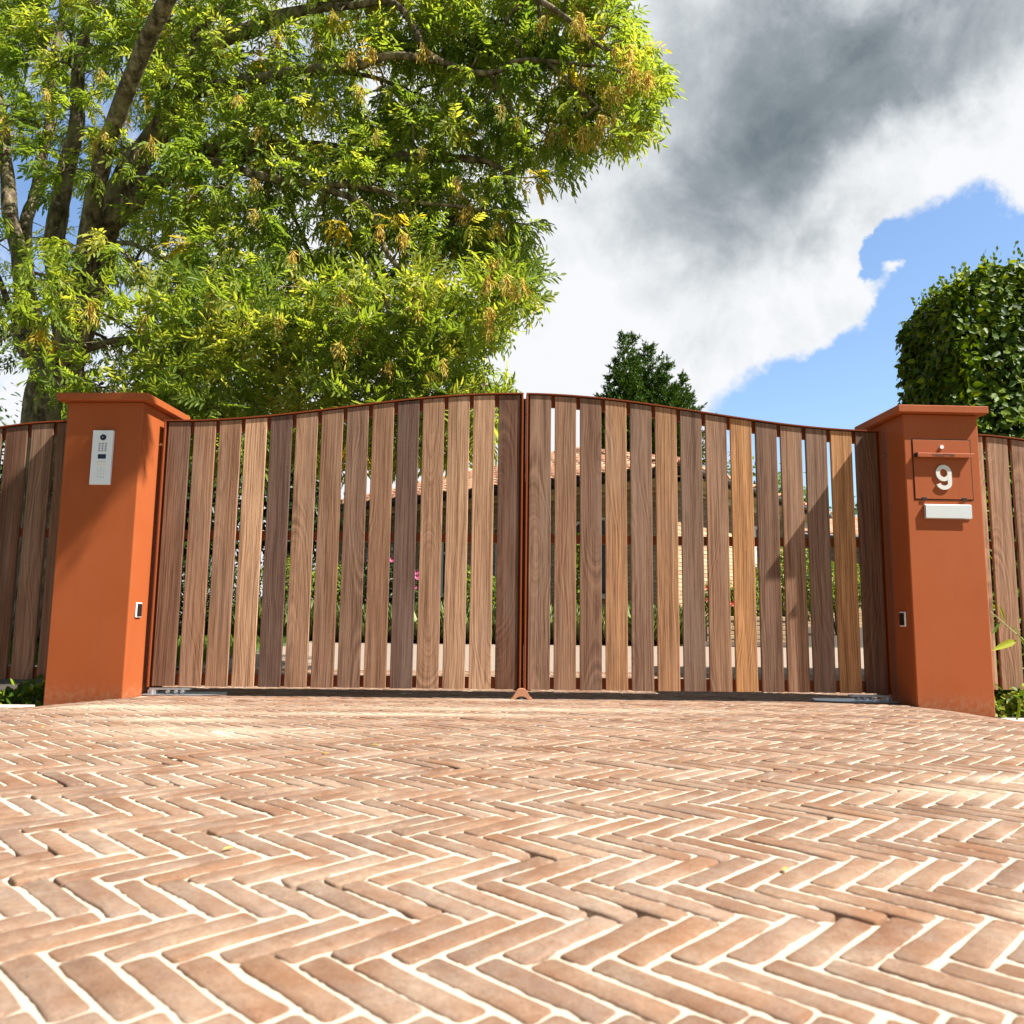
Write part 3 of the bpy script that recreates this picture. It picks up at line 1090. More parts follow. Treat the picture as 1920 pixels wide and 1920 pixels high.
# angled handle lip: an L profile that juts out
P = [(-.004, hz+.010), (-.036, hz+.006), (-.038, hz+.003), (-.038, hz-.020), (-.035, hz-.020), (-.034, hz+.001), (-.004, hz+.006)]
V = []
for x in (-dw/2+.012, dw/2+.008):
    V += [(x, y, z) for y, z in P]
n = len(P)
Fc = [tuple(range(n)), tuple(range(2*n-1, n-1, -1))]+[(i, (i+1) % n, n+(i+1) % n, n+i) for i in range(n)]
hd = link('door_handle', mb.add(V, Fc).mesh('door_handle', RUST), pd)
me = text_mesh('PAKKETTEN', .0235, .0003, INK, name='handle_lettering', bold=.0006, space=1.12)
link('handle_lettering', me, hd, (-.008, -.0385, hz-.0085), (rad(90), 0, 0))
link('handle_end', MB().box(-dw/2+.006, -dw/2+.0115, -.037, -.0045, hz-.018, hz+.008).mesh('handle_end', BLACKP), hd)
link('lock_cylinder', disc(.0125, 24, -.014, -.004, -.002, dh*.878, m_simple('polished lock', (.85, .86, .88), .25, .3), 'lock_cylinder'), pd)
for x in (-dw/2+.055, dw/2-.055):
    link('door_hinge', MB().box(x-.0145, x+.0145, -.0085, .001, -.008, .010, ch=.001).mesh('door_hinge', BLACKP), pd)

# figure 9
num = thing('house_number', on_right((DX0+DX1)/2, -.0045, DZ0+.058), 'pale grey metal figure 9 fixed on the parcel door', 'house number', rotz=phi)
H9, W9, ST = .158, .099, .0255


def nine():
    # centre line: bowl (closed) then stem and tail; polygons from thick stroke
    cx, cz = 0, H9-.052
    rx, rz = W9/2-ST/2, .052-ST/2
    mb = MB()
    def strip(pts, closed=False):
        L_ = []; R_ = []
        m = len(pts)
        for i in range(m):
            p = Vector(pts[i])
            if closed: d = Vector(pts[(i+1) % m])-Vector(pts[i-1])
            else: d = Vector(pts[min(i+1, m-1)])-Vector(pts[max(i-1, 0)])
            d.normalize(); nn = Vector((-d.y, d.x))
            L_.append(p+nn*ST/2); R_.append(p-nn*ST/2)
        yb, yf = -.001, -.010
        V = []
        for a, b in zip(L_, R_):
            V += [(a.x, yf, a.y), (b.x, yf, b.y), (b.x, yb, b.y), (a.x, yb, a.y)]
        Fc = []
        for i in range(m if closed else m-1):
            j = (i+1) % m
            for k in range(4):
                Fc.append((4*i+k, 4*i+(k+1) % 4, 4*j+(k+1) % 4, 4*j+k))
        if not closed: Fc += [(0, 1, 2, 3), (4*m-1, 4*m-2, 4*m-3, 4*m-4)]
        mb.add(V, Fc)
    return strip, mb, cx, cz, rx, rz


strip, mb, cx, cz, rx, rz = nine()
strip([(cx+rx*math.cos(a*math.pi/18), cz+rz*math.sin(a*math.pi/18)) for a in range(36)], True)
m1 = link('bowl', mb.mesh('bowl', GREYM), num)
strip, mb, cx, cz, rx, rz = nine()
pts = [(rx+.0002, cz+.002), (rx+.0002, cz-.02), (rx, .055)]
for a in range(0, -170, -14):
    an = rad(a)
    pts.append((rx*math.cos(an), .055-.012+(.055-.012-ST/2)*math.sin(an)+.012*math.cos(an)*0))
strip(pts)
o = link('tail', mb.mesh('tail', GREYM), num, (0, -.0004, 0))

# stainless letter slot flap
sl = thing('letter_slot', on_right(.253-.0, -.0005, 1.150), 'flat stainless steel letter slot flap below the parcel door', 'letter slot', rotz=phi)
link('slot_back', MB().box(-.146, .146, -.006, 0, -.002, .088, ch=.001).mesh('slot_back', STEEL), sl)
mb = MB()
P = [(-.0065, .086), (-.012, .0865), (-.022, .080), (-.021, .001), (-.0185, .0), (-.0190, .078), (-.0065, .083)]
V = []
for x in (-.146, .146): V += [(x, y, z) for y, z in P]
n = len(P)
mb.add(V, [tuple(range(n)), tuple(range(2*n-1, n-1, -1))]+[(i, (i+1) % n, n+(i+1) % n, n+i) for i in range(n)])
link('slot_flap', mb.mesh('slot_flap', STEEL), sl)


# ------------------------------------------------------------------ wing fences
def wing(side, label):
    x0 = 2.895 if side < 0 else 2.885
    root = thing('fence_panel', (side*x0, 0, 0), label, 'fence', 'slatted fence wings beside the gate')
    def zf(x):
        q_ = abs(x)-2.9
        return 1.745+.012*math.sin(q_*2.0) - .33*max(0, q_)**1.7*.55
    if side < 0:
        edge0 = -2.9945+.0 ; first = -3.008+.01
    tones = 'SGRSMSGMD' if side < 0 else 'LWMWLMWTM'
    n = 9
    px_first = -2.925 if side < 0 else 2.925
    # surveyed plank positions
    start = -2.969+.0 if side < 0 else 2.955
    for i in range(n):
        xc = start+side*i*PITCHW
        zl, zr = zf(xc-PW/2)-.012, zf(xc+PW/2)-.012
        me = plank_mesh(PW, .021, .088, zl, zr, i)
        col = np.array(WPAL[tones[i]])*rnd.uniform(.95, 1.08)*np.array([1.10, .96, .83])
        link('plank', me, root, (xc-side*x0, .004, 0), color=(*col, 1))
    xe = side*(2.955+n*PITCHW)
    xa, xb = min(side*2.885, xe), max(side*2.885, xe)
    V, Fc = curve_bar(xa, xb, zf, -.018, .05, 0, .0075, 16)
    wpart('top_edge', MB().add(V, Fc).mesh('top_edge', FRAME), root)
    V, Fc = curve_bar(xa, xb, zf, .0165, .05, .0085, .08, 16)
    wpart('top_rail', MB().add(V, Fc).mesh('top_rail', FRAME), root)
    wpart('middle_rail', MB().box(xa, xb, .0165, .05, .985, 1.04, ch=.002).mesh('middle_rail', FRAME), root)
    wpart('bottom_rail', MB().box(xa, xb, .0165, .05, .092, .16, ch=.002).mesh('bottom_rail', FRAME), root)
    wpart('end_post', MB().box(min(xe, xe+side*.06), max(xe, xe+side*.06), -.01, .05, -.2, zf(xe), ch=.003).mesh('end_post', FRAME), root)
    return root


wing(-1, 'shaded brown slatted fence running off left of the intercom pillar')
wing(1, 'sunlit pale brown slatted fence running off right of the number 9 pillar')


# ------------------------------------------------------------------ ash tree
def catmull(pts, per=4):
    P = [np.array(p, float) for p in pts]
    P = [2*P[0]-P[1]]+P+[2*P[-1]-P[-2]]
    out = []
    for i in range(1, len(P)-2):
        for s in range(per):
            u = s/per
            out.append(.5*((2*P[i])+(-P[i-1]+P[i+1])*u+(2*P[i-1]-5*P[i]+4*P[i+1]-P[i+2])*u*u+(-P[i-1]+3*P[i]-3*P[i+1]+P[i+2])*u**3))
    out.append(P[-2])
    return out


ash = thing('ash_tree', tuple(at(100, 1130, 3.3)*np.array([1, 1, 0])), 'large leafy ash tree with yellow seed bunches spreading over the left gate leaf', 'tree')
base = at(100, 900, 3.3)
LIMBS = []
# each: list of (bearing x, y, depth), radius start, radius end
LIMBS.append(('trunk', [(104, 1190, 3.3), (102, 980, 3.3), (100, 850, 3.3), (100, 760, 3.3), (112, 690, 3.3)], .36, .27))
LD = [
    ([(105, 740, 3.3), (70, 672, 3.35), (42, 620, 3.5), (45, 510, 3.6), (18, 383, 3.8), (8, 300, 3.9), (-6, 190, 4.0), (-40, 40, 4.2), (-80, -160, 4.2)], .13, .05),
    ([(105, 720, 3.35), (66, 600, 3.7), (55, 510, 3.9), (55, 412, 4.0), (73, 328, 4.1), (92, 248, 4.2), (98, 175, 4.3), (110, 60, 4.3), (120, -120, 4.3)], .10, .04),
    ([(112, 700, 3.3), (128, 640, 3.3), (116, 560, 3.25), (106, 456, 3.2), (113, 383, 3.2), (137, 292, 3.15), (148, 219, 3.1), (150, 110, 3.1), (190, -40, 3.0)], .15, .055),
    ([(115, 700, 3.25), (140, 640, 3.1), (157, 560, 3.0), (179, 474, 2.9), (197, 420, 2.85), (219, 365, 2.8), (255, 292, 2.7), (300, 232, 2.65), (335, 190, 2.6), (365, 139, 2.55), (394, 91, 2.5), (467, 58, 2.4), (510, 33, 2.35), (583, 18, 2.25), (680, -30, 2.2), (760, -110, 2.2)], .21, .045),
    ([(197, 425, 2.85), (232, 402, 2.7), (292, 346, 2.5), (357, 292, 2.4), (401, 281, 2.3), (510, 277, 2.2), (620, 276, 2.1), (698, 288, 2.0), (782, 292, 1.9), (860, 296, 1.85), (914, 303, 1.8), (960, 325, 1.75)], .125, .02),
    ([(300, 232, 2.65), (303, 146, 2.7), (309, 70, 2.8), (312, 22, 2.8), (300, -60, 2.9), (330, -200, 3.0)], .085, .04),
    ([(335, 190, 2.6), (352, 110, 2.7), (372, 60, 2.8), (434, 0, 2.9), (500, -90, 3.0)], .07, .03),
    ([(310, 215, 2.65), (360, 180, 2.5), (423, 157, 2.3), (485, 142, 2.2), (547, 128, 2.1), (610, 126, 2.0), (669, 124, 1.9), (728, 104, 1.8), (790, 106, 1.7), (826, 113, 1.65), (914, 139, 1.6), (965, 120, 1.55), (1023, 118, 1.5), (1110, 128, 1.45), (1172, 146, 1.4)], .07, .012),
    ([(583, 18, 2.25), (680, 8, 2.0), (731, 2, 1.9), (764, 29, 1.8), (790, 91, 1.7), (826, 113, 1.65)], .035, .03),
    ([(357, 292, 2.4), (420, 250, 2.5), (452, 230, 2.5), (510, 193, 2.5), (583, 150, 2.5), (650, 138, 2.4), (740, 160, 2.3), (800, 205, 2.2)], .05, .015),
    ([(292, 346, 2.5), (330, 330, 2.3), (400, 300, 2.1), (500, 330, 1.9), (600, 346, 1.8), (647, 343, 1.7), (709, 357, 1.65), (764, 379, 1.6), (830, 385, 1.6), (900, 400, 1.55)], .06, .012),
    ([(600, 346, 1.8), (640, 360, 1.7), (691, 394, 1.6), (725, 460, 1.55), (760, 500, 1.5), (804, 521, 1.5), (848, 554, 1.45), (881, 569, 1.4), (935, 554, 1.4)], .035, .010),
    ([(401, 281, 2.3), (460, 300, 2.4), (520, 340, 2.5), (560, 420, 2.6), (590, 500, 2.7), (620, 600, 2.8)], .035, .010),
    ([(357, 330, 2.5), (380, 400, 2.4), (400, 450, 2.3), (430, 470, 2.2), (480, 480, 2.1)], .03, .010),
    ([(179, 474, 2.9), (215, 462, 2.6), (250, 458, 2.4), (300, 480, 2.2), (360, 540, 2.1), (420, 620, 2.0)], .035, .010),
    ([(650, -60, 2.2), (800, -80, 1.8), (940, -40, 1.5), (1040, 20, 1.4), (1110, 80, 1.35), (1160, 110, 1.3)], .05, .012),
    ([(128, 640, 3.3), (170, 650, 3.2), (230, 640, 2.9), (330, 660, 2.6), (440, 690, 2.4), (560, 700, 2.3)], .05, .012),
    ([(42, 620, 3.5), (10, 560, 3.0), (-30, 480, 2.6), (-90, 400, 2.2)], .05, .015),
    ([(698, 288, 2.0), (740, 340, 1.9), (790, 420, 1.8), (850, 470, 1.75), (930, 490, 1.7)], .02, .008),
    ([(914, 139, 1.6), (950, 190, 1.6), (990, 230, 1.6), (1040, 260, 1.6)], .018, .008),
    ([(1023, 118, 1.5), (1080, 170, 1.45), (1130, 210, 1.4), (1160, 240, 1.4)], .014, .007),
]
for p, a, b in LD: LIMBS.append(('limb', p, a, b))
nodes = []
for nm, p, r0, r1 in LIMBS:
    W_ = [at(x, y, Y) for x, y, Y in p]
    C_ = catmull(W_, 4)
    C2 = []
    m_ = len(C_)
    for i, c in enumerate(C_):
        j = np.array([mnoise.noise((c[0]*1.7, c[1]*1.7, c[2]*1.7+7)), mnoise.noise((c[0]*1.7, 9, c[2]*1.7)), mnoise.noise((3, c[1]*1.7, c[2]*1.7))])*.05*(1 if nm == 'limb' else .3)
        C2.append(c+j)
    rr = [(r0+(r1-r0)*(i/(m_-1))**.8)*(1+.10*mnoise.noise((i*.9, r0*50, 1))) for i in range(m_)]
    if nm == 'trunk':
        rr[0] *= 1.3; rr[1] *= 1.15
    mb = MB().tube(C2, rr, 14 if r0 > .1 else 8)
    wpart(nm, mb.mesh(nm, BARK, smooth=True), ash)
    st = 0 if nm == 'limb' else m_
    for i in range(st, m_): nodes.append((C2[i], rr[i]))
# a limb that reaches forward overhead
OVH = [(-4.6, 3.0, 3.6), (-4.0, 2.2, 5.0), (-2.8, 1.0, 6.0), (-1.4, 0, 6.4), (-.3, -.8, 6.2), (.3, -1.2, 5.8)]
C2 = catmull(OVH, 4)
wpart('limb', MB().tube(C2, [.10-.09*i/(len(C2)-1) for i in range(len(C2))], 8).mesh('limb', BARK, smooth=True), ash)
ov_nodes = [(c, .03) for c in C2[6:]]

CROWN = [(-520, -620), (900, -620), (1120, -300), (1160, 0), (1185, 35), (1205, 85), (1228, 130), (1232, 180), (1205, 225), (1185, 262), (1160, 265), (1130, 238), (1108, 222),
         (1100, 275), (1075, 318), (1010, 330), (975, 345), (955, 380), (995, 415), (985, 450), (965, 475), (1000, 500), (995, 535), (980, 575), (950, 590), (930, 625),
         (895, 640), (890, 670), (925, 700), (955, 735), (930, 800), (870, 830), (780, 850), (600, 850), (450, 860), (330, 850), (240, 840), (170, 790), (120, 760), (60, 720), (-40, 700), (-300, 760), (-520, 500)]


def inside(px, py, poly):
    c = False
    j = len(poly)-1
    for i in range(len(poly)):
        xi, yi = poly[i]; xj, yj = poly[j]
        if (yi > py) != (yj > py) and px < (xj-xi)*(py-yi)/(yj-yi)+xi: c = not c
        j = i
    return c


HOLES = [(28, 320, 42, 60), (55, 385, 40, 35), (222, 355, 42, 42), (160, 400, 45, 60), (30, 740, 45, 45), (660, 70, 40, 22), (560, 70, 34, 24), (690, 150, 28, 30), (465, 95, 28, 18), (1075, 300, 12, 18), (265, 345, 20, 30),
         (640, 215, 22, 30), (590, 240, 30, 20), (30, 470, 30, 30), (380, 250, 16, 18)]
rs = np.random.RandomState(11)
sprays = []
tries = 0
while len(sprays) < 3250 and tries < 60000:
    tries += 1
    x = rs.uniform(-480, 1250); y = rs.uniform(-520, 860)
    if not inside(x, y, CROWN): continue
    if (x < -60 or y < -60) and rs.rand() < .88: continue
    den = .5+.5*mnoise.noise((x*.011, y*.011, 4.2))
    if y < 560 and rs.rand() > .45+1.0*den: continue
    hole = False
    for hx, hy, ha, hb in HOLES:
        if ((x-hx)/ha)**2+((y-hy)/hb)**2 < 1.15 and rs.rand() < .93: hole = True
    if hole: continue
    # depth: the crown thins towards its right-hand edge
    f = min(1, max(0, (1250-x)/1300))
    y0 = 1.2+.5*f+1.1*f*min(1, max(0, 1-y/520)); y1 = 1.9+4.2*f
    if y > 520: y0 = .75+.3*f
    if rs.rand() < .35: y1 = y0+.5
    Y = rs.uniform(y0, y1)
    if x < 300 and 120 < y < 700 and Y < 3.3 and rs.rand() < .66: continue
    if x < 250 and y > 500 and rs.rand() < .55: continue
    P = at(x, y, Y)
    if P[2] < 1.15: continue
    sprays.append((P, x, y))
# hidden-from-view part of the crown above the drive
ovs = []
for i in range(44):
    tx = rs.uniform(-3.3, -2.35); tz = rs.uniform(1.42, 2.05)
    if tz < 1.62 and tx > -2.65: continue
    tt = rs.uniform(.85, 1.2)
    P = np.array([tx+2.84*tt, -.29-1.0*tt, tz+3.85*tt])
    ovs.append(P)
# grow twigs: join every spray to the nearest grown point
NP = np.array([n_[0] for n_ in nodes]+[n_[0] for n_ in ov_nodes])
allS = [s[0] for s in sprays]+ovs
SP = np.array(allS)
d0 = np.array([np.min(np.linalg.norm(NP-p, axis=1)) for p in SP])
order = np.argsort(d0)
cap = len(NP)+len(SP)*2+5
pts = np.zeros((cap, 3)); pts[:len(NP)] = NP
par = np.full(cap, -1); cnt = len(NP); nroot = cnt
tip = {}
for si in order:
    p = SP[si]
    dv = np.linalg.norm(pts[:cnt]-p, axis=1)
    j = int(np.argmin(dv+.12*(np.arange(cnt) < nroot)*0))
    mid = (pts[j]+p)/2+np.array([0, 0, .10*dv[j]])+rs.normal(0, .06*dv[j], 3)
    pts[cnt] = mid; par[cnt] = j; cnt += 1
    pts[cnt] = p; par[cnt] = cnt-1; tip[si] = cnt; cnt += 1
wgt = np.zeros(cnt)
for i in range(cnt-1, nroot-1, -1):
    if wgt[i] == 0: wgt[i] = 1
    if par[i] >= nroot: wgt[par[i]] += wgt[i]
mb = MB()
TV = []; TF = []; o_ = 0
for i in range(nroot, cnt):
    j = par[i]
    r1 = min(.034, .0046*math.sqrt(wgt[i])+.0005); r0 = r1*1.15
    a, b = pts[j], pts[i]
    d = b-a; L_ = np.linalg.norm(d)
    if L_ < 1e-4: continue
    d /= L_
    e1 = nrmz(np.cross(d, [.31, .2, .93])); e2 = np.cross(d, e1)
    ring = [math.cos(k*2*math.pi/4)*e1+math.sin(k*2*math.pi/4)*e2 for k in range(4)]
    TV += [a+q_*r0 for q_ in ring]+[b+q_*r1 for q_ in ring]
    TF += [(o_+k, o_+(k+1) % 4, o_+4+(k+1) % 4, o_+4+k) for k in range(4)]
    o_ += 8
wpart('twigs', npmesh('twigs', TV, TF, BARK, smooth=True), ash, kind='stuff')

# foliage
vis = []
for k, s in enumerate(sprays):
    P, x, y = s
    vis.append((abs(P[1])+(0 if (-20 < x < 1400 and -20 < y < 760) else 50), k))
vis.sort()
own_sprays = [k for d, k in vis[:260]]
ownset = set(own_sprays)
acc = [[], [], [], [], []]; tin = []
cen = at(350, 350, 3)
for k, P in enumerate(allS):
    i = tip[k]; j = par[i]
    d = pts[i]-pts[j]
    d = nrmz(d)*.7+nrmz(P-cen)*.35+np.array([0, 0, -.1])
    wind = (-.12, 0, 0)
    if k < len(sprays):
        x, y = sprays[k][1:]
        if x < 560 and y > 380: wind = (-.55 if rs.rand() < .6 else .45, -.1, 0)
    if k in ownset: continue
    o_ = spray(P, d, rs.uniform(.85, 1.15), rs.randint(5, 9), rs, wind)
    for a, b in zip(acc, o_): a.append(b)
    tv = min(1, max(0, rs.normal(.42, .22)))
    tin.append(np.clip(tv+rs.normal(0, .10, len(o_[0])), 0, .93) if rs.rand() > .03 else np.full(len(o_[0]), 1.0))
A = [np.concatenate(a) for a in acc]
tin = np.concatenate(tin)
V, Fq = leaf_batch(*A)
wpart('foliage', npmesh('foliage', V, Fq, ASH, np.repeat(tin, 6)), ash, kind='stuff')
# individual sprays share a few meshes
variants = []
for v_ in range(10):
    o_ = spray((0, 0, 0), (0, .15, .95), 1.05, 6+v_ % 3, rs)
    V, Fq = leaf_batch(*o_)
    tv = [.2, .45, .6, .75, .35, .5, .3, .85, .4, .55][v_]
    variants.append(npmesh('leaf_spray', V, Fq, ASH_O, np.repeat(np.clip(tv+rs.normal(0, .1, len(o_[0])), 0, .93), 6)))
al = Vector(ash.location)
for k in own_sprays:
    P = allS[k]; i = tip[k]; j = par[i]
    d = nrmz(pts[i]-pts[j])*.7+nrmz(P-cen)*.4
    o = bpy.data.objects.new('leaf_spray', variants[rs.randint(10)])
    COL.objects.link(o); o.parent = ash
    o.location = Vector(P)-al
    qt = Vector(d).to_track_quat('Z', 'Y')
    o.rotation_mode = 'QUATERNION'
    o.rotation_quaternion = qt @ Matrix.Rotation(rs.uniform(0, 6.28), 3, 'Z').to_quaternion()
    sc_ = rs.uniform(.85, 1.15); o.scale = (sc_,)*3
# hanging bunches of keys
kv = []
for v_ in range(5):
    n = 34
    P = np.zeros((n, 3)); P[:, 0] = rs.normal(0, .028, n); P[:, 1] = rs.normal(0, .028, n); P[:, 2] = -rs.uniform(0, .12, n)
    Dk = np.column_stack([rs.normal(0, .25, n), rs.normal(0, .25, n), -np.ones(n)])
    LL = rs.uniform(.032, .045, n)
    org = np.zeros((n, 3)); org[:, 2] = P[:, 2]*.4+.02
    P2 = np.concatenate([P, org]); D2 = np.concatenate([Dk, P-org]); L2 = np.concatenate([LL, np.linalg.norm(P-org, axis=1)])
    W2 = np.concatenate([np.full(n, .0075), np.full(n, .0016)])
    V, Fq = leaf_batch(P2, D2, rand_unit(2*n), L2, W2)
    kv.append(npmesh('seed_bunch', V, Fq, KEYS, np.repeat(rs.rand(2*n), 6)))
ksp = [(1090, 20), (1075, 70), (1110, 62), (1165, 110), (1178, 160), (1190, 150), (1135, 235), (1060, 255), (1085, 250), (1150, 165), (1100, 165), (840, 30), (690, 95), (620, 85), (650, 100), (660, 20), (470, 85),
       (230, 190), (235, 245), (205, 275), (285, 280), (475, 350), (485, 400), (435, 400), (650, 170), (700, 250), (795, 310), (865, 365), (720, 385), (880, 400), (945, 440), (900, 510), (895, 520), (830, 480), (820, 545),
       (945, 555), (935, 590), (205, 595), (290, 600), (660, 560), (695, 620), (665, 615), (540, 620), (660, 640), (745, 470), (560, 500), (470, 580), (720, 460), (760, 560), (80, 195), (20, 60), (470, 180), (1000, 60), (880, 250), (1010, 280), (700, 130), (800, 130), (960, 250), (740, 690), (840, 690), (500, 240), (420, 560)]
for x, y in ksp:
    near = min(range(len(sprays)), key=lambda k: (sprays[k][1]-x)**2+(sprays[k][2]-y)**2+900*sprays[k][0][1])
    P = np.array(allS[near])
    for e in range(3 if x > 1040 else (2 if x > 780 else 1)):
        o = bpy.data.objects.new('seed_bunch', kv[rs.randint(5)])
        COL.objects.link(o); o.parent = ash
        o.location = Vector(P+np.array([rs.normal(0, .07), -.16+rs.normal(0, .04), -.02+rs.normal(0, .03)]))-al
        o.rotation_euler = (0, 0, rs.uniform(0, 6)); s_ = rs.uniform(.95, 1.4); o.scale = (s_,)*3


# ------------------------------------------------------------------ generic shrubs and trees
def blob_leaves(rs, C, R, n, size, aspect=.55, shell=.5, up=.3, clumps=0, squash=None):
    "leaves through an ellipsoidal crown, in clumps, most near its surface"
    if clumps:
        cu = rs.normal(size=(clumps, 3)); cu /= np.linalg.norm(cu, axis=1)[:, None]
        cr = rs.uniform(shell, 1.0, clumps)**.6
        cc = cu*cr[:, None]
        idx = rs.randint(0, clumps, n)
        u = cc[idx]+rs.normal(0, .16, (n, 3))
    else:
        u = rs.normal(size=(n, 3)); u /= np.linalg.norm(u, axis=1)[:, None]
        u *= (rs.uniform(shell, 1.0, n)**.7)[:, None]
    P = np.array(C)+u*np.array(R)
    N = nrmz(u+np.array([0, 0, up])+rs.normal(0, .5, (n, 3)))
    Dn = rs.normal(size=(n, 3)); Dn = nrmz(Dn-(Dn*N).sum(1)[:, None]*N)
    L = size*rs.uniform(.7, 1.25, n)
    return P, Dn, N, L, L*aspect


def shrub(name, label, cat, C, R, n, size, m, group=None, clumps=0, aspect=.55, stem=True, shell=.5, flowers=None, seed=1):
    rs = np.random.RandomState(seed)
    gzv = gz(C[0], C[1])
    root = thing(name, (C[0], C[1], gzv), label, cat, group)
    P = blob_leaves(rs, C, R, n, size, aspect, shell, clumps=clumps)
    V, Fq = leaf_batch(*P)
    ok = None
    wpart('foliage', npmesh('foliage', V, Fq, m, np.repeat(rs.rand(n), 6)), root, kind='stuff')
    if stem:
        mb = MB()
        for k in range(5):
            e = np.array(C)+np.array(R)*rs.uniform(-.55, .55, 3)
            mid = np.array([C[0], C[1], gzv])*.5+e*.5+rs.normal(0, .05, 3)
            rr = .02+.012*R[2]
            mb.tube([(C[0]+rs.normal(0, .03), C[1], gzv-.05), mid, e], [rr, rr*.7, rr*.3], 6)
        wpart('stems', mb.mesh('stems', BARK, smooth=True), root)
    if flowers:
        fm, nf, fs = flowers
        for k in range(nf):
            u = rs.normal(size=3); u /= np.linalg.norm(u); u[1] = -abs(u[1]); u[2] = abs(u[2])
            c = np.array(C)+u*np.array(R)*1.0
            nn = 7
            Pn = np.repeat(c[None], nn, 0)
            an = np.arange(nn)*2.4
            Dn = np.column_stack([np.cos(an), -.4*np.ones(nn), np.sin(an)])
            V, Fq = leaf_batch(Pn, Dn, np.tile([[0, -1., .3]], (nn, 1)), fs, fs*.8)
            wpart('flower', npmesh('flower', V, Fq, fm), root)
    return root


def tree(name, label, C, R, n, size, m, trunk_r, seed, clumps=60, aspect=.55, group=None, cat='tree', shell=.3):
    rs = np.random.RandomState(seed)
    root = thing(name, (C[0], C[1], 0), label, cat, group)
    P = blob_leaves(rs, C, R, n, size, aspect, shell, clumps=clumps)
    keep = P[0][:, 2] > .3
    P = [a[keep] for a in P]
    V, Fq = leaf_batch(*P)
    wpart('crown', npmesh('crown', V, Fq, m, np.repeat(rs.rand(len(P[0])), 6)), root, kind='stuff')
    mb = MB().tube([(C[0], C[1], -.3), (C[0]+.05, C[1], C[2]*.5), (C[0], C[1]+.05, C[2])], [trunk_r*1.2, trunk_r, trunk_r*.5], 10)
    wpart('trunk', mb.mesh('trunk', BARK, smooth=True), root)
    for k in range(6):
        e = np.array(C)+np.array(R)*nrmz(rs.normal(size=3))*.7
        s0 = np.array([C[0], C[1], C[2]*(.45+.08*k)])
        wpart('limb', MB().tube([s0, (s0+e)/2+np.array([0, 0, .2]), e], [trunk_r*.45, trunk_r*.3, trunk_r*.1], 6).mesh('limb', BARK, smooth=True), root)
    return root


def C_at(x, y, Y): return tuple(at(x, y, Y))


tree('evergreen_tree', 'dark dense evergreen tree behind the left pillar cap', C_at(290, 900, 9.5), (1.9, 1.6, 2.2), 15000, .13, DARKL, .18, 21, 140, .6)
tree('evergreen_tree', 'dark evergreen tree seen between the planks left of the house roof', C_at(545, 930, 11), (.9, 1.0, 1.8), 7000, .12, DARKL, .14, 22, 80, .6)
tree('evergreen_tree', 'dark bushy evergreen behind the far left fence', C_at(-120, 960, 8), (1.7, 1.5, 1.9), 9000, .12, DARKL, .15, 23, 90, .6)
tree('garden_tree', 'pale green tree behind the descending roof edge, nearest the conifer', C_at(1392, 930, 30), (1.6, 1.6, 1.6), 1500, .22, FARL, .14, 24, 40)
tree('garden_tree', 'pale green tree far behind the low outbuilding roof', C_at(1610, 990, 32), (2.8, 2, 1.5), 2200, .22, FARL, .15, 25, 40)
tree('garden_tree', 'small pale tree between the house and the outbuilding', C_at(1475, 950, 31), (1.2, 1.4, 1.3), 1200, .22, FARL, .12, 26, 30)


# conifer with several leaders
def conifer():
    rs = np.random.RandomState(31)
    Y0 = 19
    root = thing('conifer_tree', tuple(at(1215, 1000, Y0)*np.array([1, 1, 0])), 'dark green feathery conifer with two pointed tops rising behind the gate right of centre', 'tree')
    leaders = [((1168, 622), (1185, 860), 1.0), ((1184, 628), (1190, 860), .8), ((1215, 645), (1215, 880), 1.15), ((1250, 672), (1240, 880), 1.0), ((1280, 705), (1260, 900), 1.0), ((1142, 705), (1165, 900), .9), ((1295, 740), (1280, 920), .8), ((1122, 742), (1150, 900), .7), ((1200, 690), (1205, 900), .8), ((1234, 690), (1230, 900), .8), ((1158, 672), (1172, 900), .8), ((1266, 722), (1255, 900), .8)]
    P = []; Dd = []; tb = MB()
    for (tx, ty), (bx, by), wd in leaders:
        Yl = Y0+rs.uniform(-.7, .7)
        top = at(tx, ty, Yl); bot = at(bx, by, Yl)
        Ln = np.linalg.norm(top-bot)
        nb = int(190*wd)
        wpart('limb', MB().tube([bot, (top+bot)/2+rs.normal(0, .04, 3), top], [.07, .04, .008], 6).mesh('limb', BARK), root)
        for k in range(nb):
            f = rs.uniform(0, 1)**.85
            c = top+(bot-top)*f
            an = rs.uniform(0, 6.28)
            ln = (.10+1.15*wd*f**.85)*rs.uniform(.45, 1.1)*(1.6 if rs.rand() < .13 else 1)
            out = np.array([math.cos(an), math.sin(an), rs.uniform(.35, .9)])
            out = nrmz(out)
            m = max(4, int(ln/.055))
            for s in range(m):
                g_ = (s+.5)/m
                p = c+out*ln*g_+np.array([0, 0, .10*g_*g_*ln])+rs.normal(0, .018, 3)
                for e in range(4):
                    dd = nrmz(out*1.0+rs.normal(0, .55, 3)+np.array([0, 0, .25]))
                    P.append(p); Dd.append(dd)
    P = np.array(P); Dd = np.array(Dd)
    n = len(P)
    L = rs.uniform(.07, .17, n)
    V, Fq = leaf_batch(P, Dd, rand_unit(n), L, L*.24)
    shade = np.clip(rs.normal(.45, .25, n), 0, 1)
    wpart('foliage', npmesh('foliage', V, Fq, CONIF, np.repeat(shade, 6)), root, kind='stuff')
    b = at(1215, 1000, Y0)
    wpart('trunk', MB().tube([(b[0], b[1], -.3), (b[0], b[1], 2.5), at(1215, 860, Y0)], [.2, .16, .1], 10).mesh('trunk', BARK), root)


conifer()


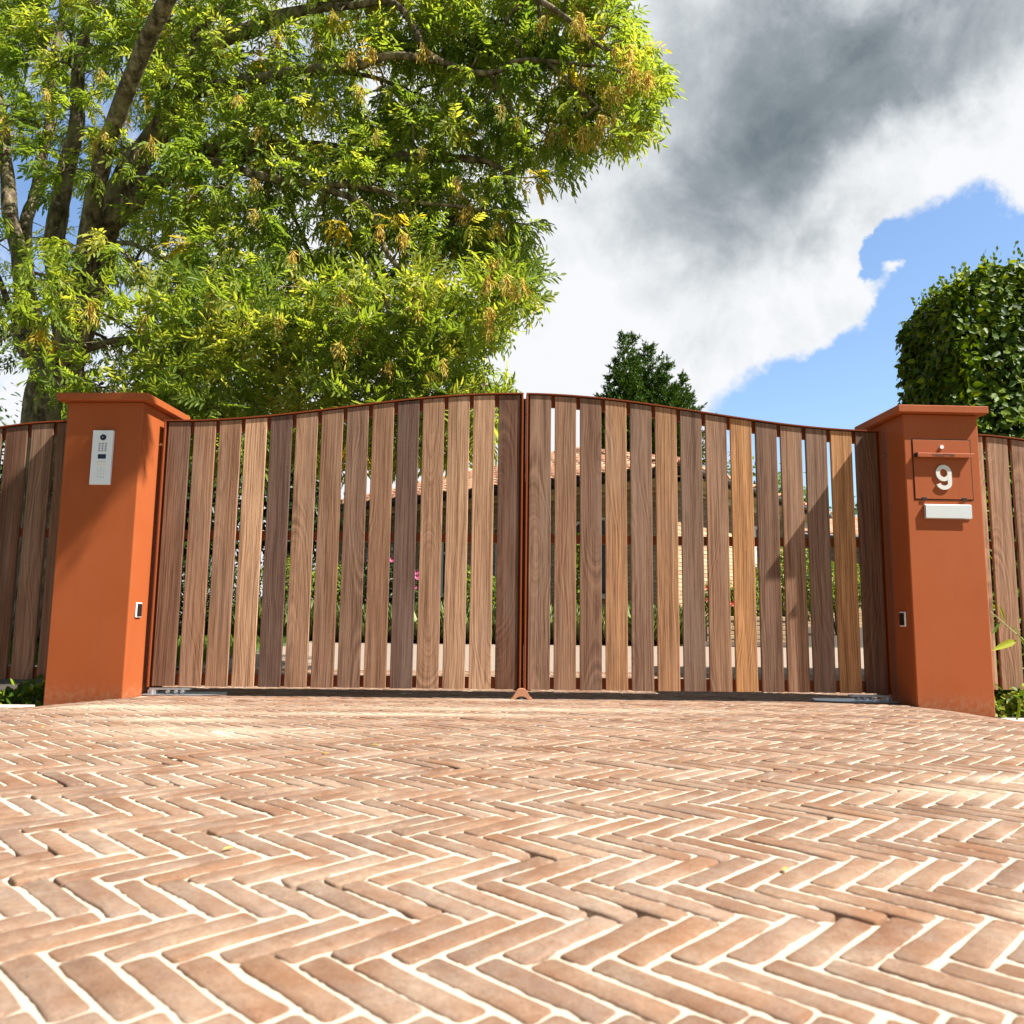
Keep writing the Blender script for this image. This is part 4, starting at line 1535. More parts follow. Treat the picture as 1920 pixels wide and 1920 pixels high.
# ------------------------------------------------------------------ tall clipped hedge on the right
def hedge():
    rs = np.random.RandomState(41)
    x0, x1, y0, y1, zt = 3.53, 7.6, 1.15, 2.05, 3.50
    root = thing('tall_hedge', (5, 1.6, 0), 'tall clipped green beech hedge rising behind the right pillar and fence', 'hedge')
    n = 52000
    V3 = []
    P = np.zeros((n, 3)); N = np.zeros((n, 3))
    A_f = (x1-x0)*3.4; A_s = (y1-y0)*3.4; A_t = (x1-x0)*(y1-y0)
    pr = np.array([A_f*1.3, A_s*3.0, A_t*.8, A_f*.25]); pr /= pr.sum()
    face = rs.choice(4, n, p=pr)
    u = rs.rand(n); v = rs.rand(n)
    dep = np.abs(rs.normal(0, .075, n))
    for i in range(n):
        f = face[i]
        if f == 0: P[i] = (x0+u[i]*(x1-x0), y0+dep[i], v[i]*3.62); N[i] = (0, -1, .25)
        elif f == 1: P[i] = (x0+dep[i], y0+u[i]*(y1-y0), v[i]*3.62); N[i] = (-1, 0, .25)
        elif f == 2: P[i] = (x0+u[i]*(x1-x0), y0+v[i]*(y1-y0), zt-dep[i]); N[i] = (0, 0, 1)
        else: P[i] = (x0+u[i]*(x1-x0), y1-dep[i], v[i]*3.62); N[i] = (0, 1, .2)
    # top line rises from a rounded shoulder
    sh = np.clip((P[:, 0]-x0)/.55, 0, 1)
    top = zt-.34*(1-sh)**2.6+.02*np.sin(P[:, 0]*9)
    P[:, 2] = np.where(face == 2, top-dep+rs.normal(0, .025, n), P[:, 2]*top/3.62)
    # lumpy surface
    for i in range(n):
        k = mnoise.noise((P[i, 0]*2.6, P[i, 1]*2.6, P[i, 2]*2.6))*.06+mnoise.noise((P[i, 0]*8, P[i, 1]*8, P[i, 2]*8))*.035
        P[i] += N[i]*k
    Nn = nrmz(N+rs.normal(0, .42, (n, 3)))
    Dn = rs.normal(size=(n, 3))*np.array([1, 1, .5])+np.array([0, 0, -.35]); Dn = nrmz(Dn-(Dn*Nn).sum(1)[:, None]*Nn)
    L = rs.uniform(.055, .088, n)
    # upright shoots on top
    m = 420
    Ps = np.column_stack([rs.uniform(x0+.1, x1, m), rs.uniform(y0, y1, m), np.zeros(m)])
    sh = np.clip((Ps[:, 0]-x0)/.55, 0, 1)
    Ps[:, 2] = zt-.34*(1-sh)**2.6
    hh = rs.uniform(.04, .16, m)
    Pl = []; Dl = []
    for i in range(m):
        for k in range(5):
            Pl.append(Ps[i]+np.array([rs.normal(0, .008), rs.normal(0, .008), hh[i]*k/4])); Dl.append(nrmz(np.array([rs.normal(0, .5), rs.normal(0, .5), .8])))
    P = np.concatenate([P, Pl]); Dn = np.concatenate([Dn, Dl]); Nn = np.concatenate([Nn, rand_unit(len(Pl))]); L = np.concatenate([L, rs.uniform(.03, .05, len(Pl))])
    V, Fq = leaf_batch(P, Dn, Nn, L, L*.62)
    tin = np.clip(rs.normal(.45, .28, len(P)), 0, 1)
    wpart('foliage', npmesh('foliage', V, Fq, BEECH, np.repeat(tin, 6)), root, kind='stuff')
    mb = MB()
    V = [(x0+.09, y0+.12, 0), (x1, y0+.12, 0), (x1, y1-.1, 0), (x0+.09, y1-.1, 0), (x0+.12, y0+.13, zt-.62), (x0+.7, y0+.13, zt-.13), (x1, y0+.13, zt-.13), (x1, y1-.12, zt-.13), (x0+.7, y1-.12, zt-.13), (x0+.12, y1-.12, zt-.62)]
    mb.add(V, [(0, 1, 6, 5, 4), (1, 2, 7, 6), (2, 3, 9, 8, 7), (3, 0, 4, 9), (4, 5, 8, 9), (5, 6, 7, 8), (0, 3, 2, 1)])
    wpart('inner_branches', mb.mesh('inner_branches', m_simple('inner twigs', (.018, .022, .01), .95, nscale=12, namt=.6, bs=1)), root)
    mb = MB()
    for k in range(9):
        x = x0+.25+k*.5
        mb = MB().tube([(x, 1.6, -.2), (x+rs.normal(0, .03), 1.6, 1.4), (x, 1.6, 2.9)], [.035, .03, .012], 6)
        wpart('trunk', mb.mesh('trunk', BARK), root)


hedge()

# ------------------------------------------------------------------ house
Lh = np.array([-.78, .626, 0]); Lh /= np.linalg.norm(Lh)
Rh = np.array([.626, .78, 0]); Rh /= np.linalg.norm(Rh)
K = np.array([2.92, 8.0, 3.05])           # near eave corner
LEN_L, LEN_R, RUN_L, RUN_R, RISE = 9.8, 7.4, 3.7, 4.6, 1.42


def hp(a, b, z=0): return tuple(K+Lh*a+Rh*b+np.array([0, 0, z]))


house = thing('bungalow', (K[0], K[1], 0), 'low brick bungalow with an orange pantile hipped roof, seen between the gate planks', 'house')
g0 = .2
INS = .5


def wall(a0, b0, a1, b1, z0, z1, openings, nm):
    "brick wall from (a0,b0) to (a1,b1) in house coordinates with openings (s0,s1,z0,z1,arch)"
    A = np.array(hp(a0, b0)); B = np.array(hp(a1, b1)); A[2] = 0; B[2] = 0
    L = np.linalg.norm(B-A); u = (B-A)/L
    nrm = np.array([u[1], -u[0], 0])
    if nrm@(CAM*np.array([1, 1, 0])-A) < 0: nrm = -nrm
    rsb = np.random.RandomState(5)
    V = []; Fq = []; tn = []
    ch, bl = .070, .215
    nrow = int((z1-z0)/ch)
    def blocked(s, z):
        for s0, s1, za, zb, arch in openings:
            if s0 < s < s1:
                top = zb
                if arch:
                    c = (s0+s1)/2; r = (s1-s0)/2
                    top = zb+arch*math.sqrt(max(0, 1-((s-c)/r)**2))
                if za < z < top: return True
        return False
    o = 0
    for r_ in range(nrow):
        z = z0+r_*ch
        s = -bl/2 if r_ % 2 else 0
        while s < L:
            sa, sb = max(0, s)+.005, min(L, s+bl)-.005
            s += bl
            if sb-sa < .03 or blocked((sa+sb)/2, z+ch/2): continue
            pr = rsb.uniform(.008, .016)
            q_ = [A+u*sa+nrm*0, A+u*sb+nrm*0]
            c8 = []
            for zz in (z+.005, z+ch-.005):
                for ss in (sa, sb):
                    for dd in (0, pr):
                        p = A+u*ss+nrm*dd; c8.append((p[0], p[1], zz))
            V += c8
            Fq += [(o+1, o+3, o+7, o+5), (o+0, o+1, o+5, o+4), (o+2, o+3, o+7, o+6), (o+4, o+5, o+7, o+6), (o+0, o+1, o+3, o+2)]
            tn += [rsb.rand()]*8
            o += 8
    wpart(nm, npmesh(nm, V, Fq, BRICK, tn), house, kind='stuff')
    # mortar backing with the openings left out: vertical strips
    cuts = sorted(set([0, L]+[c for op in openings for c in (op[0], op[1])]))
    mb = MB()
    for i in range(len(cuts)-1):
        s0, s1 = cuts[i], cuts[i+1]
        op = [o_ for o_ in openings if o_[0] <= s0+1e-6 and o_[1] >= s1-1e-6]
        spans = [(z0, z1)]
        if op: spans = [(z0, op[0][2]), (op[0][3]+op[0][4], z1)]
        for za, zb in spans:
            if zb-za < .01: continue
            p, q_ = A+u*s0, A+u*s1
            p2, q2 = p-nrm*.2, q_-nrm*.2
            mb.add([(*p[:2], za), (*q_[:2], za), (*q2[:2], za), (*p2[:2], za), (*p[:2], zb), (*q_[:2], zb), (*q2[:2], zb), (*p2[:2], zb)],
                   [(0, 3, 2, 1), (4, 5, 6, 7), (0, 1, 5, 4), (1, 2, 6, 5), (2, 3, 7, 6), (3, 0, 4, 7)])
    wpart('wall', mb.mesh('wall', MORTAR), house)
    # window frames and panes
    for s0, s1, za, zb, arch in openings:
        c = (s0+s1)/2; hw = (s1-s0)/2
        def fr(p0, p1, w_, m, nm_, dep=.05, par_=None):
            "bar between two points on the wall plane"
            P0 = A+u*p0[0]-nrm*.06; P0[2] = p0[1]; P1 = A+u*p1[0]-nrm*.06; P1[2] = p1[1]
            return MB().tube([P0, P1], w_, 4)
        mb = MB()
        out = [(s0+.03, za), (s0+.03, zb)]
        if arch:
            for k in range(1, 10):
                an = math.pi-math.pi*k/10
                out.append((c+(hw-.03)*math.cos(an), zb+(arch-.02)*math.sin(an)))
        out += [(s1-.03, zb), (s1-.03, za), (s0+.03, za)]
        pts_ = []
        for s_, z_ in out:
            p = A+u*s_-nrm*.05; pts_.append((p[0], p[1], z_))
        mb.tube(pts_, .04, 4)
        for k in (c,):
            p = A+u*k-nrm*.05
            mb.tube([(p[0], p[1], za), (p[0], p[1], zb+(arch or 0)-.03)], .03, 4)
        pa = A+u*(s0)-nrm*.05; pb_ = A+u*s1-nrm*.05
        mb.tube([(pa[0], pa[1], zb-.02), (pb_[0], pb_[1], zb-.02)], .025, 4)
        wf = wpart('window', mb.mesh('window', WHITEF), house)
        pv = []
        for s_, z_ in out[:-1]:
            p = A+u*s_-nrm*.075; pv.append((p[0], p[1], z_))
        g_ = bpy.data.objects.new('pane', MB().add(pv, [tuple(range(len(pv)))]).mesh('pane', GLASS))
        COL.objects.link(g_); g_.parent = wf
        # sill
        p = A+u*(s0-.05)+nrm*.06; q_ = A+u*(s1+.05)+nrm*.06; p2 = p-nrm*.16; q2 = q_-nrm*.16
        sm_ = MB().add([(*p[:2], za-.06), (*q_[:2], za-.06), (*q2[:2], za-.06), (*p2[:2], za-.06), (*p[:2], za), (*q_[:2], za), (*q2[:2], za), (*p2[:2], za)],
                       [(0, 3, 2, 1), (4, 5, 6, 7), (0, 1, 5, 4), (1, 2, 6, 5), (2, 3, 7, 6), (3, 0, 4, 7)]).mesh('sill', WHITEF)
        g_ = bpy.data.objects.new('sill', sm_)
        COL.objects.link(g_); g_.parent = wf


wall(INS, INS, LEN_L-INS, INS, g0-.3, 2.9, [(1.0, 2.3, .95, 2.05, .35), (3.3, 4.0, .35, 2.1, .3), (4.9, 6.0, 1.0, 1.9, .4), (6.9, 7.8, 1.0, 1.95, .35)], 'brickwork')
wall(INS, INS+.001, INS, LEN_R-INS, g0-.3, 2.9, [(3.2, 4.2, .3, 2.1, .4), (5.2, 6.3, 1.0, 2.0, 0)], 'brickwork')
wall(LEN_L-INS, INS+.001, LEN_L-INS, LEN_R-INS, g0-.3, 2.9, [], 'brickwork')
wpart('wall', MB().tube([hp(LEN_L-INS, LEN_R-INS, -3), hp(INS, LEN_R-INS, -3)], .01, 4).mesh('wall', MORTAR), house)
# eaves: soffit, fascia, gutter
for (a0, b0, a1, b1) in ((0, 0, LEN_L, 0), (0, 0, 0, LEN_R), (LEN_L, 0, LEN_L, LEN_R)):
    A = np.array(hp(a0, b0)); B = np.array(hp(a1, b1))
    inn = np.array(hp(LEN_L/2, LEN_R/2))-(A+B)/2
    u = (B-A)/np.linalg.norm(B-A); nn = inn-(inn@u)*u; nn[2] = 0; nn /= np.linalg.norm(nn)
    def q4(off, za, zb, off2):
        V = []
        for zz in (za, zb):
            for P_, sgn in ((A, 1), (B, -1)):
                for of in (off, off2):
                    p = P_+nn*of; V.append((p[0], p[1], P_[2]+zz))
        return MB().add(V, [(0, 2, 3, 1), (4, 5, 7, 6), (0, 1, 5, 4), (2, 6, 7, 3), (0, 4, 6, 2), (1, 3, 7, 5)])
    wpart('fascia', q4(.05, -.15, -.012, .075).mesh('fascia', FASC), house)
    wpart('soffit', q4(.078, -.16, -.15, .62).mesh('soffit', SOFF), house)
    mb = MB().tube([A-nn*.02+np.array([0, 0, -.06]), B-nn*.02+np.array([0, 0, -.06])], .055, 8)
    wpart('gutter', mb.mesh('gutter', FASC), house)
    wpart('trim_board', q4(.49, -.30, -.165, .53).mesh('trim_board', SOFF), house)
# roof planes
RS = K+Lh*RUN_R+Rh*RUN_L+np.array([0, 0, RISE])          # near end of the ridge
RE = K+Lh*(LEN_L-RUN_R)+Rh*RUN_L+np.array([0, 0, RISE])
rp = MB().add([hp(0, 0), hp(LEN_L, 0), hp(LEN_L, LEN_R), hp(0, LEN_R), tuple(RS), tuple(RE)],
              [(0, 1, 5, 4), (1, 2, 5), (2, 3, 4, 5), (3, 0, 4)])
roof = wpart('roof', rp.mesh('roof', FASC), house)
# pantiles
TW, TL = .27, .345


def tile_profile():
    return [(0, .0), (.04, .028), (.09, .042), (.14, .026), (.19, .004), (.235, .0), (.27, .012)]


def tile_mesh():
    pr = tile_profile()
    V = []
    for s, lift in ((0.0, .020), (TL+.04, .002)):
        for x, z in pr: V.append((x, s, z+lift))
    n = len(pr)
    for x, z in pr: V.append((x, 0, z+.004))
    Fc = [(i, i+1, n+i+1, n+i) for i in range(n-1)]+[(2*n+i, 2*n+i+1, i+1, i) for i in range(n-1)]
    return MB().add(V, Fc).mesh('roof_tile', CLAY, smooth=True)


TM = tile_mesh()
slope = math.hypot(RUN_L, RISE)
up = (Rh*RUN_L+np.array([0, 0, RISE]))/slope
nrmr = np.cross(up, Lh)
if nrmr[2] < 0: nrmr = -nrmr
tcount = 0
extra = MB()
rsq = random.Random(8)
hl = Vector(house.location)
rows = int(slope/TL)+1
for r_ in range(rows):
    for c_ in range(int(LEN_L/TW)+1):
        a = LEN_L-(c_+1)*TW; s = r_*TL
        # keep within the trapezoid of the hipped plane
        lim0 = RUN_R*s/slope; lim1 = LEN_L-RUN_R*s/slope
        if a+TW*.6 < lim0 or a+TW*.3 > lim1: continue
        # x axis of the tile along -Lh (towards the near corner)
        o_ = K+Lh*(a+TW)+up*(s-.05)+nrmr*.012
        Mx = Matrix(((-Lh[0], up[0], nrmr[0], o_[0]), (-Lh[1], up[1], nrmr[1], o_[1]), (-Lh[2], up[2], nrmr[2], o_[2]), (0, 0, 0, 1)))
        if tcount < 300:
            ob = bpy.data.objects.new('roof_tile', TM)
            COL.objects.link(ob); ob.parent = roof
            ob.matrix_local = Mx @ Matrix.Rotation(rsq.gauss(0, .006), 4, 'Z')
        else:
            extra.add([tuple(Mx @ v.co) for v in TM.vertices], [tuple(p.vertices) for p in TM.polygons])
        tcount += 1
# right-hand slope, joined
up2 = (Lh*RUN_R+np.array([0, 0, RISE])); sl2 = np.linalg.norm(up2); up2 /= sl2
n2 = np.cross(up2, Rh); n2 = n2 if n2[2] > 0 else -n2
for r_ in range(int(sl2/TL)+1):
    for c_ in range(int(LEN_R/TW)+1):
        b0 = c_*TW; s = r_*TL
        lim0 = RUN_L*s/sl2; lim1 = LEN_R-RUN_L*s/sl2
        if b0+TW*.6 < lim0 or b0+TW*.3 > lim1: continue
        o_ = K+Rh*b0+up2*(s-.05)+n2*.012
        Mx = Matrix(((Rh[0], up2[0], n2[0], o_[0]), (Rh[1], up2[1], n2[1], o_[1]), (Rh[2], up2[2], n2[2], o_[2]), (0, 0, 0, 1)))
        extra.add([tuple(Mx @ v.co) for v in TM.vertices], [tuple(p.vertices) for p in TM.polygons])
if extra.v:
    wpart('roof_tiles', extra.mesh('roof_tiles', CLAY, smooth=True, fix=False), house, kind='stuff')
# ridge and hip caps
for P0, P1 in ((RS, RE), (K+np.array([0, 0, .02]), RS)):
    L_ = np.linalg.norm(P1-P0); d_ = (P1-P0)/L_
    n = int(L_/.34)
    side_ = nrmz(np.cross(d_, [0, 0, 1.0])); u_ = np.cross(side_, d_)
    for k in range(n):
        s0 = P0+d_*k*L_/n+u_*.0; s1 = P0+d_*((k+1)*L_/n+.03)
        V = []
        for P_, rr in ((s0, .125), (s1, .105)):
            for j in range(7):
                an = math.pi*j/6
                V.append(P_+side_*rr*math.cos(an)+u_*(rr*math.sin(an)*.85))
        V.append(s0)
        Fc = [(j, j+1, 7+j+1, 7+j) for j in range(6)]+[tuple(range(6, -1, -1))]
        wpart('ridge_tile', MB().add(V, Fc).mesh('ridge_tile', CLAY, smooth=False, fix=False), house)

# low outbuilding at the right
ob = thing('outbuilding', tuple(at(1580, 1150, 16)*np.array([1, 1, 0])), 'low brick outbuilding with a clay tile roof seen through the right end of the gate', 'outbuilding')
pA = at(1500, 1003, 14.5); pB = at(1720, 1000, 15.5)
d = nrmz((pB-pA)*np.array([1, 1, 0])); bk = np.array([-d[1], d[0], 0])
pA[2] = pB[2] = at(1560, 1003, 15)[2]
Lb = 4.2
zE = pA[2]
def bp(s, t_, z): return tuple(np.array([pA[0], pA[1], 0])+d*s+bk*t_+np.array([0, 0, z]))
mb = MB().add([bp(0, .3, 0), bp(Lb, .3, 0), bp(Lb, 3, 0), bp(0, 3, 0), bp(0, .3, zE-.05), bp(Lb, .3, zE-.05), bp(Lb, 3, zE-.05), bp(0, 3, zE-.05)],
              [(0, 3, 2, 1), (4, 5, 6, 7), (0, 1, 5, 4), (1, 2, 6, 5), (2, 3, 7, 6), (3, 0, 4, 7)])
wpart('wall', mb.mesh('wall', MORTAR), ob)
V = []; Fq = []; tn = []; o = 0
rsb = np.random.RandomState(9)
for r_ in range(int((zE-.1)/.07)):
    s = -.1 if r_ % 2 else 0
    while s < Lb:
        a, b = max(0, s)+.005, min(Lb, s+.215)-.005
        s += .215
        if b-a < .03: continue
        for zz in (r_*.07+.005, r_*.07+.065):
            for ss in (a, b):
                for tt in (.299, .286): V.append(bp(ss, tt, zz))
        Fq += [(o+1, o+3, o+7, o+5), (o+0, o+1, o+5, o+4), (o+2, o+3, o+7, o+6), (o+4, o+5, o+7, o+6), (o+0, o+1, o+3, o+2)]
        tn += [rsb.rand()]*8; o += 8
wpart('brickwork', npmesh('brickwork', V, Fq, BRICK, tn), ob, kind='stuff')
rise2 = .62
rf = wpart('roof', MB().add([bp(-.2, 0, zE), bp(Lb+.2, 0, zE), bp(Lb+.2, 1.7, zE+rise2), bp(-.2, 1.7, zE+rise2), bp(Lb+.2, 3.4, zE), bp(-.2, 3.4, zE)], [(0, 1, 2, 3), (3, 2, 4, 5), (0, 3, 5), (1, 4, 2)]).mesh('roof', FASC), ob)
u3 = nrmz(bk*1.7+np.array([0, 0, rise2])); n3 = np.cross(d, u3)
for r_ in range(5):
    for c_ in range(16):
        o_ = np.array(bp(-.2, 0, zE))+d*c_*TW+u3*(r_*TL-.05)+n3*.012
        Mx = Matrix(((d[0], u3[0], n3[0], o_[0]), (d[1], u3[1], n3[1], o_[1]), (d[2], u3[2], n3[2], o_[2]), (0, 0, 0, 1)))
        tb_ = bpy.data.objects.new('roof_tile', TM)
        COL.objects.link(tb_); tb_.parent = rf; tb_.matrix_local = Mx
for k in range(13):
    s0 = np.array(bp(-.2+k*.345, 1.7, zE+rise2)); s1 = s0+d*.37
    V = []
    for P_, rr in ((s0, .125), (s1, .108)):
        for j in range(7):
            an = math.pi*j/6
            V.append(P_+bk*rr*math.cos(an)+np.array([0, 0, rr*math.sin(an)]))
    wpart('ridge_tile', MB().add(V, [(j, j+1, 7+j+1, 7+j) for j in range(6)]+[tuple(range(6, -1, -1))]).mesh('ridge_tile', CLAY, fix=False), ob)
wpart('gutter', MB().tube([bp(-.2, -.03, zE-.05), bp(Lb+.2, -.03, zE-.05)], .05, 8).mesh('gutter', FASC), ob)

# ------------------------------------------------------------------ garden plants behind the gate
# lavender bushes
rsl = np.random.RandomState(51)
lavm = []
for k in range(3):
    n = 1300
    an = rsl.uniform(0, 6.28, n); rr = rsl.uniform(0, .26, n)**.8
    P = np.column_stack([rr*np.cos(an)*.5, rr*np.sin(an)*.5, np.zeros(n)])
    Dn = np.column_stack([np.cos(an)*rr*3.2+rsl.normal(0, .12, n), np.sin(an)*rr*3.2+rsl.normal(0, .12, n), np.ones(n)])
    L = rsl.uniform(.33, .62, n)
    V, Fq = leaf_batch(P, Dn, rand_unit(n), L, .009)
    lavm.append(npmesh('lavender_stalks', V, Fq, LAV, np.repeat(rsl.rand(n), 6)))
for k, x in enumerate(np.linspace(470, 1255, 15)):
    P = at(x, 1200, 6.75+rsl.normal(0, .05))
    sides = ['below the dark shrubs', 'in front of the brick house wall', 'near the middle of the gate']
    o = link('lavender_bush', lavm[k % 3], None, (P[0], P[1], gz(P[0], P[1])), (0, 0, rsl.uniform(0, 6)), ['leftmost', 'second from left', 'third from left', 'fourth from left', 'fifth from left', 'sixth from left', 'seventh from left', 'middle', 'seventh from right', 'sixth from right', 'fifth from right', 'fourth from right', 'third from right', 'second from right', 'rightmost'][k]+' grey green lavender bush in the row behind the gate', 'lavender', 'lavender bushes in a row behind the gate')
    o.scale = (rsl.uniform(.95, 1.2),)*2+(rsl.uniform(.9, 1.08),)
# round box bushes and others
def S(nm, lab, cat, x, y, Y, R, n, size, m, **kw):
    shrub(nm, lab, cat, C_at(x, y, Y), R, n, size, m, **kw)
S('box_bush', 'dark clipped box bush behind the leftmost planks of the gate', 'bush', 370, 1120, 6.5, (.75, .5, .62), 5000, .05, DARKL, clumps=0, shell=.75, seed=61)
S('box_bush', 'dark green bush with yellow tips behind the fifth gap of the left gate leaf', 'bush', 540, 1110, 7.4, (.55, .5, .55), 4000, .05, BEECH, shell=.75, seed=62)
S('box_bush', 'dark clipped bush left of the pink roses', 'bush', 625, 1120, 7.6, (.4, .5, .55), 3500, .05, BEECH, shell=.7, seed=63)
S('rose_bush', 'rose bush with pink flowers in front of the shaded house wall', 'bush', 715, 1110, 7.9, (.75, .5, .52), 4500, .06, DARKL, shell=.6, flowers=(PINK, 26, .05), seed=64)
S('box_bush', 'dark green bush behind the lavender just left of the gate middle', 'bush', 885, 1120, 7.4, (.45, .4, .5), 3500, .05, BEECH, shell=.7, seed=65)
S('box_bush', 'tall narrow dark bush against the house right of the gate middle', 'bush', 1088, 1090, 7.2, (.22, .25, .75), 3500, .05, BEECH, shell=.6, seed=66)
S('flowering_shrub', 'shrub with red flowers beside the sunny house wall', 'bush', 1350, 1135, 8.6, (.35, .4, .5), 1800, .06, BUSHY, shell=.5, flowers=(REDF, 16, .05), seed=67)
S('garden_shrub', 'yellow green shrub behind the low brick wall, nearest the house', 'bush', 1408, 1130, 8.6, (.4, .5, .42), 2500, .06, BUSHY, shell=.5, seed=68)
S('garden_shrub', 'large bright yellow green shrub in front of the outbuilding', 'bush', 1480, 1095, 10, (.8, .7, .75), 5000, .07, BUSHY, shell=.5, seed=69)
S('garden_shrub', 'yellow green shrub at the right end of the gate view', 'bush', 1570, 1100, 10.5, (.8, .6, .5), 3500, .07, BUSHY, shell=.5, seed=70)
S('garden_shrub', 'dense dark shrub low behind the left gate leaf hinge side', 'bush', 320, 1150, 6.8, (.9, .5, .5), 3500, .06, DARKL, shell=.6, seed=71)
S('garden_shrub', 'dark shrub seen through the left fence wing', 'bush', 60, 1130, 5.0, (1.2, .5, .55), 5000, .06, DARKL, shell=.5, seed=72)


def low_wall(label, xa, xb, Y, ztop_, zb, bl, ch, m, nm):
    A = at(xa, 1180, Y); B = at(xb, 1180, Y)
    root = thing('low_wall', (A[0], Y, gz(A[0], Y)), label, 'wall')
    L = B[0]-A[0]; q_ = random.Random(3)
    z = zb; r_ = 0
    while z+ch <= ztop_+.001:
        s = -(bl/2 if r_ % 2 else 0)
        while s < L:
            a, b = max(0, s)+.004, min(L, s+bl)-.004
            s += bl*(1 if m is not CONC else q_.uniform(.7, 1.2))
            b = min(b, L, s-.006)
            if b-a < .04: continue
            mb = MB().box(A[0]+a, A[0]+b, Y+q_.uniform(-.01, .005), Y+.2, z+.003, z+ch-.006, ch=.006)
            wpart(nm, mb.mesh(nm, m), root)
        z += ch; r_ += 1
    wpart('core', MB().box(A[0]+.01, A[0]+L-.01, Y+.015, Y+.19, zb-.1, ztop_-.01).mesh('core', MORTAR), root)


STONE = m_simple('rough garden stone', (.42, .36, .27), .9, nscale=12, namt=.35, bs=.6)
YBR = m_simple('yellow brick', (.48, .36, .22), .9, nscale=14, namt=.3, bs=.3)
low_wall('low rough stone edging wall behind the lawn and lavender', 340, 760, 7.1, .64, .28, .26, .12, STONE, 'stone')
low_wall('low yellow brick wall with shrubs above it at the right of the court', 1325, 1500, 7.6, .60, .16, .215, .0725, YBR, 'brick')


def grass():
    rs = np.random.RandomState(81)
    n = 14000
    X = rs.uniform(-7.5, -3.0, n); Y = rs.uniform(2.4, 6.5, n)
    Z = GZ(X, Y)
    P = np.column_stack([X, Y, Z-.01])
    Dn = np.column_stack([rs.normal(0, .3, n), rs.normal(0, .3, n), np.ones(n)])
    V, Fq = leaf_batch(P, Dn, rand_unit(n), rs.uniform(.06, .13, n), .010)
    link('grass', npmesh('grass', V, Fq, GRASSM, np.repeat(rs.rand(n), 6)), label='bright green lawn grass behind the left gate leaf', cat='grass', kind='stuff')
    link('lawn', grid_mesh('lawn', -8, -2.9, 2.3, 6.6, .3, m_simple('lawn soil', (.06, .09, .025), .95, nscale=8), .002), kind='structure')


grass()


# ground cover under the fence wings
def cover_plants(name, label, x0, x1, y0, y1, zt, n, m, seed, size=.045):
    rs = np.random.RandomState(seed)
    X = rs.uniform(x0, x1, n); Y = rs.uniform(y0, y1, n)
    Z = np.array([gz(a, b) for a, b in zip(X, Y)])-.02+rs.uniform(0, 1, n)**.7*zt*(.6+.4*np.sin(X*7+seed))
    P = np.column_stack([X, Y, Z])
    N = nrmz(np.column_stack([rs.normal(0, .5, n), -.6+rs.normal(0, .4, n), .8+rs.normal(0, .3, n)]))
    Dn = nrmz(rs.normal(size=(n, 3)))
    V, Fq = leaf_batch(P, Dn, N, size*rs.uniform(.7, 1.3, n), size*.6)
    link(name, npmesh(name, V, Fq, m, np.repeat(rs.rand(n), 6)), label=label, cat='ground cover', kind='stuff')


cover_plants('ivy', 'dark leafy ivy growing on the soil under the left fence wing', -4.6, -2.93, -.17, .35, .20, 1700, BEECH, 91, .05)
cover_plants('ground_cover', 'fresh green leafy ground cover under the right fence wing', 2.90, 4.6, -.12, .45, .24, 3000, BUSHY, 92, .055)


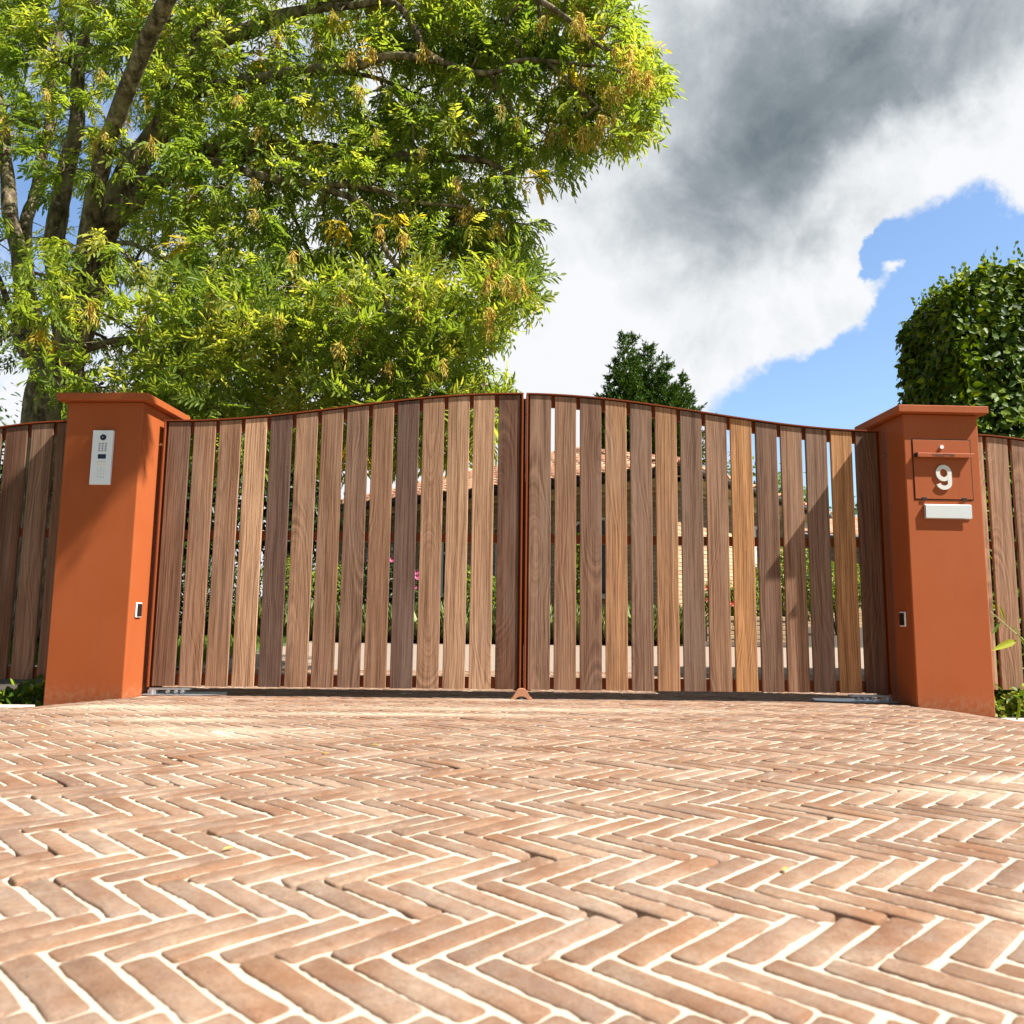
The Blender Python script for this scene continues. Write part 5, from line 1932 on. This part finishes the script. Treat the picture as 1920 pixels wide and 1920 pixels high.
# bamboo-like shoot beside the right pillar
def shoot():
    P0 = at(1935, 1225, -.42); P1 = at(1895, 1180, -.40); P2 = at(1856, 1146, -.38)
    base = np.array([P0[0]+.10, -.36, -.09])
    root = thing('bamboo_shoot', tuple(base), 'thin leaning green shoot with long narrow leaves beside the right pillar', 'plant')
    wpart('stem', MB().tube(catmull([base, P0, P1, P2], 4), [.004]*4+[.0032]*4+[.0026]*4+[.002], 6).mesh('stem', m_simple('green cane', (.30, .36, .12), .5), smooth=True), root)
    rs = np.random.RandomState(3)
    lv = [((1908, 1200), (1861, 1219), .18, 1.0), ((1876, 1164), (1859, 1190), .10, .5), ((1884, 1168), (1873, 1132), .12, .9), ((1905, 1186), (1922, 1210), .1, .6), ((1912, 1190), (1898, 1172), .07, .6), ((1880, 1296), (1864, 1280), .08, .4)]
    for (a, b, w_, tn) in lv:
        A = at(*a, -.41); B = at(*b, -.43)
        L = np.linalg.norm(B-A)
        V, Fq = leaf_batch(A[None], (B-A)[None], np.array([[.2, -.8, .5]]), np.array([L*1.02]), np.array([L*w_*1.4]))
        wpart('leaf', npmesh('leaf', V, Fq, m_leafgreen, np.full(6, tn)), root)
    # low arching blades at the pillar foot
    for k in range(7):
        a = np.array([2.93+rs.uniform(0, .2), -.30, -.09])
        dirv = np.array([rs.uniform(-.1, .6), rs.uniform(-.2, 0), 1.0])
        L = rs.uniform(.12, .3)
        V, Fq = leaf_batch(a[None], dirv[None], np.array([[.2, -.8, .5]]), np.array([L]), np.array([.022]))
        wpart('leaf', npmesh('leaf', V, Fq, m_leafgreen, np.full(6, rs.rand())), root)


m_leafgreen = m_leaf('long narrow leaf', (.05, .13, .02), (.12, .26, .03), (.38, .42, .04), .4, (1.2, 1.2, .4), .4)
shoot()

# fallen leaflets on the drive
rs = np.random.RandomState(99)
for k, (x, y) in enumerate(((695, 1396), (1470, 1633), (80, 1364), (618, 1412), (440, 1588), (990, 1356), (1135, 1318), (1020, 1372))):
    # intersect with drive
    v = raydir(x, y); P = CAM+v*((0-CAM[2])/v[2])
    for it in range(20):
        P = CAM+v*((gz(P[0], P[1])+.004-CAM[2])/v[2])
    L = .028
    V, Fq = leaf_batch(np.zeros((1, 3)), np.array([[math.cos(k), math.sin(k), .05]]), np.array([[0, 0, 1.0]]), np.array([L]), np.array([L*.38]))
    lab = ['on the bricks left of the gate middle', 'in the foreground joint at the right', 'near the foot of the orange pillar', 'on the bricks below the left gate leaf', 'in the left foreground', 'just before the middle of the gate', 'close to the right gate leaf', 'on the bricks before the gate centre'][k]
    link('fallen_leaf', npmesh('fallen_leaf', V, Fq, KEYS, np.full(6, rs.rand())), None, tuple(P), None, 'tiny fallen yellow leaf '+lab, 'leaf', 'fallen leaves on the driveway')
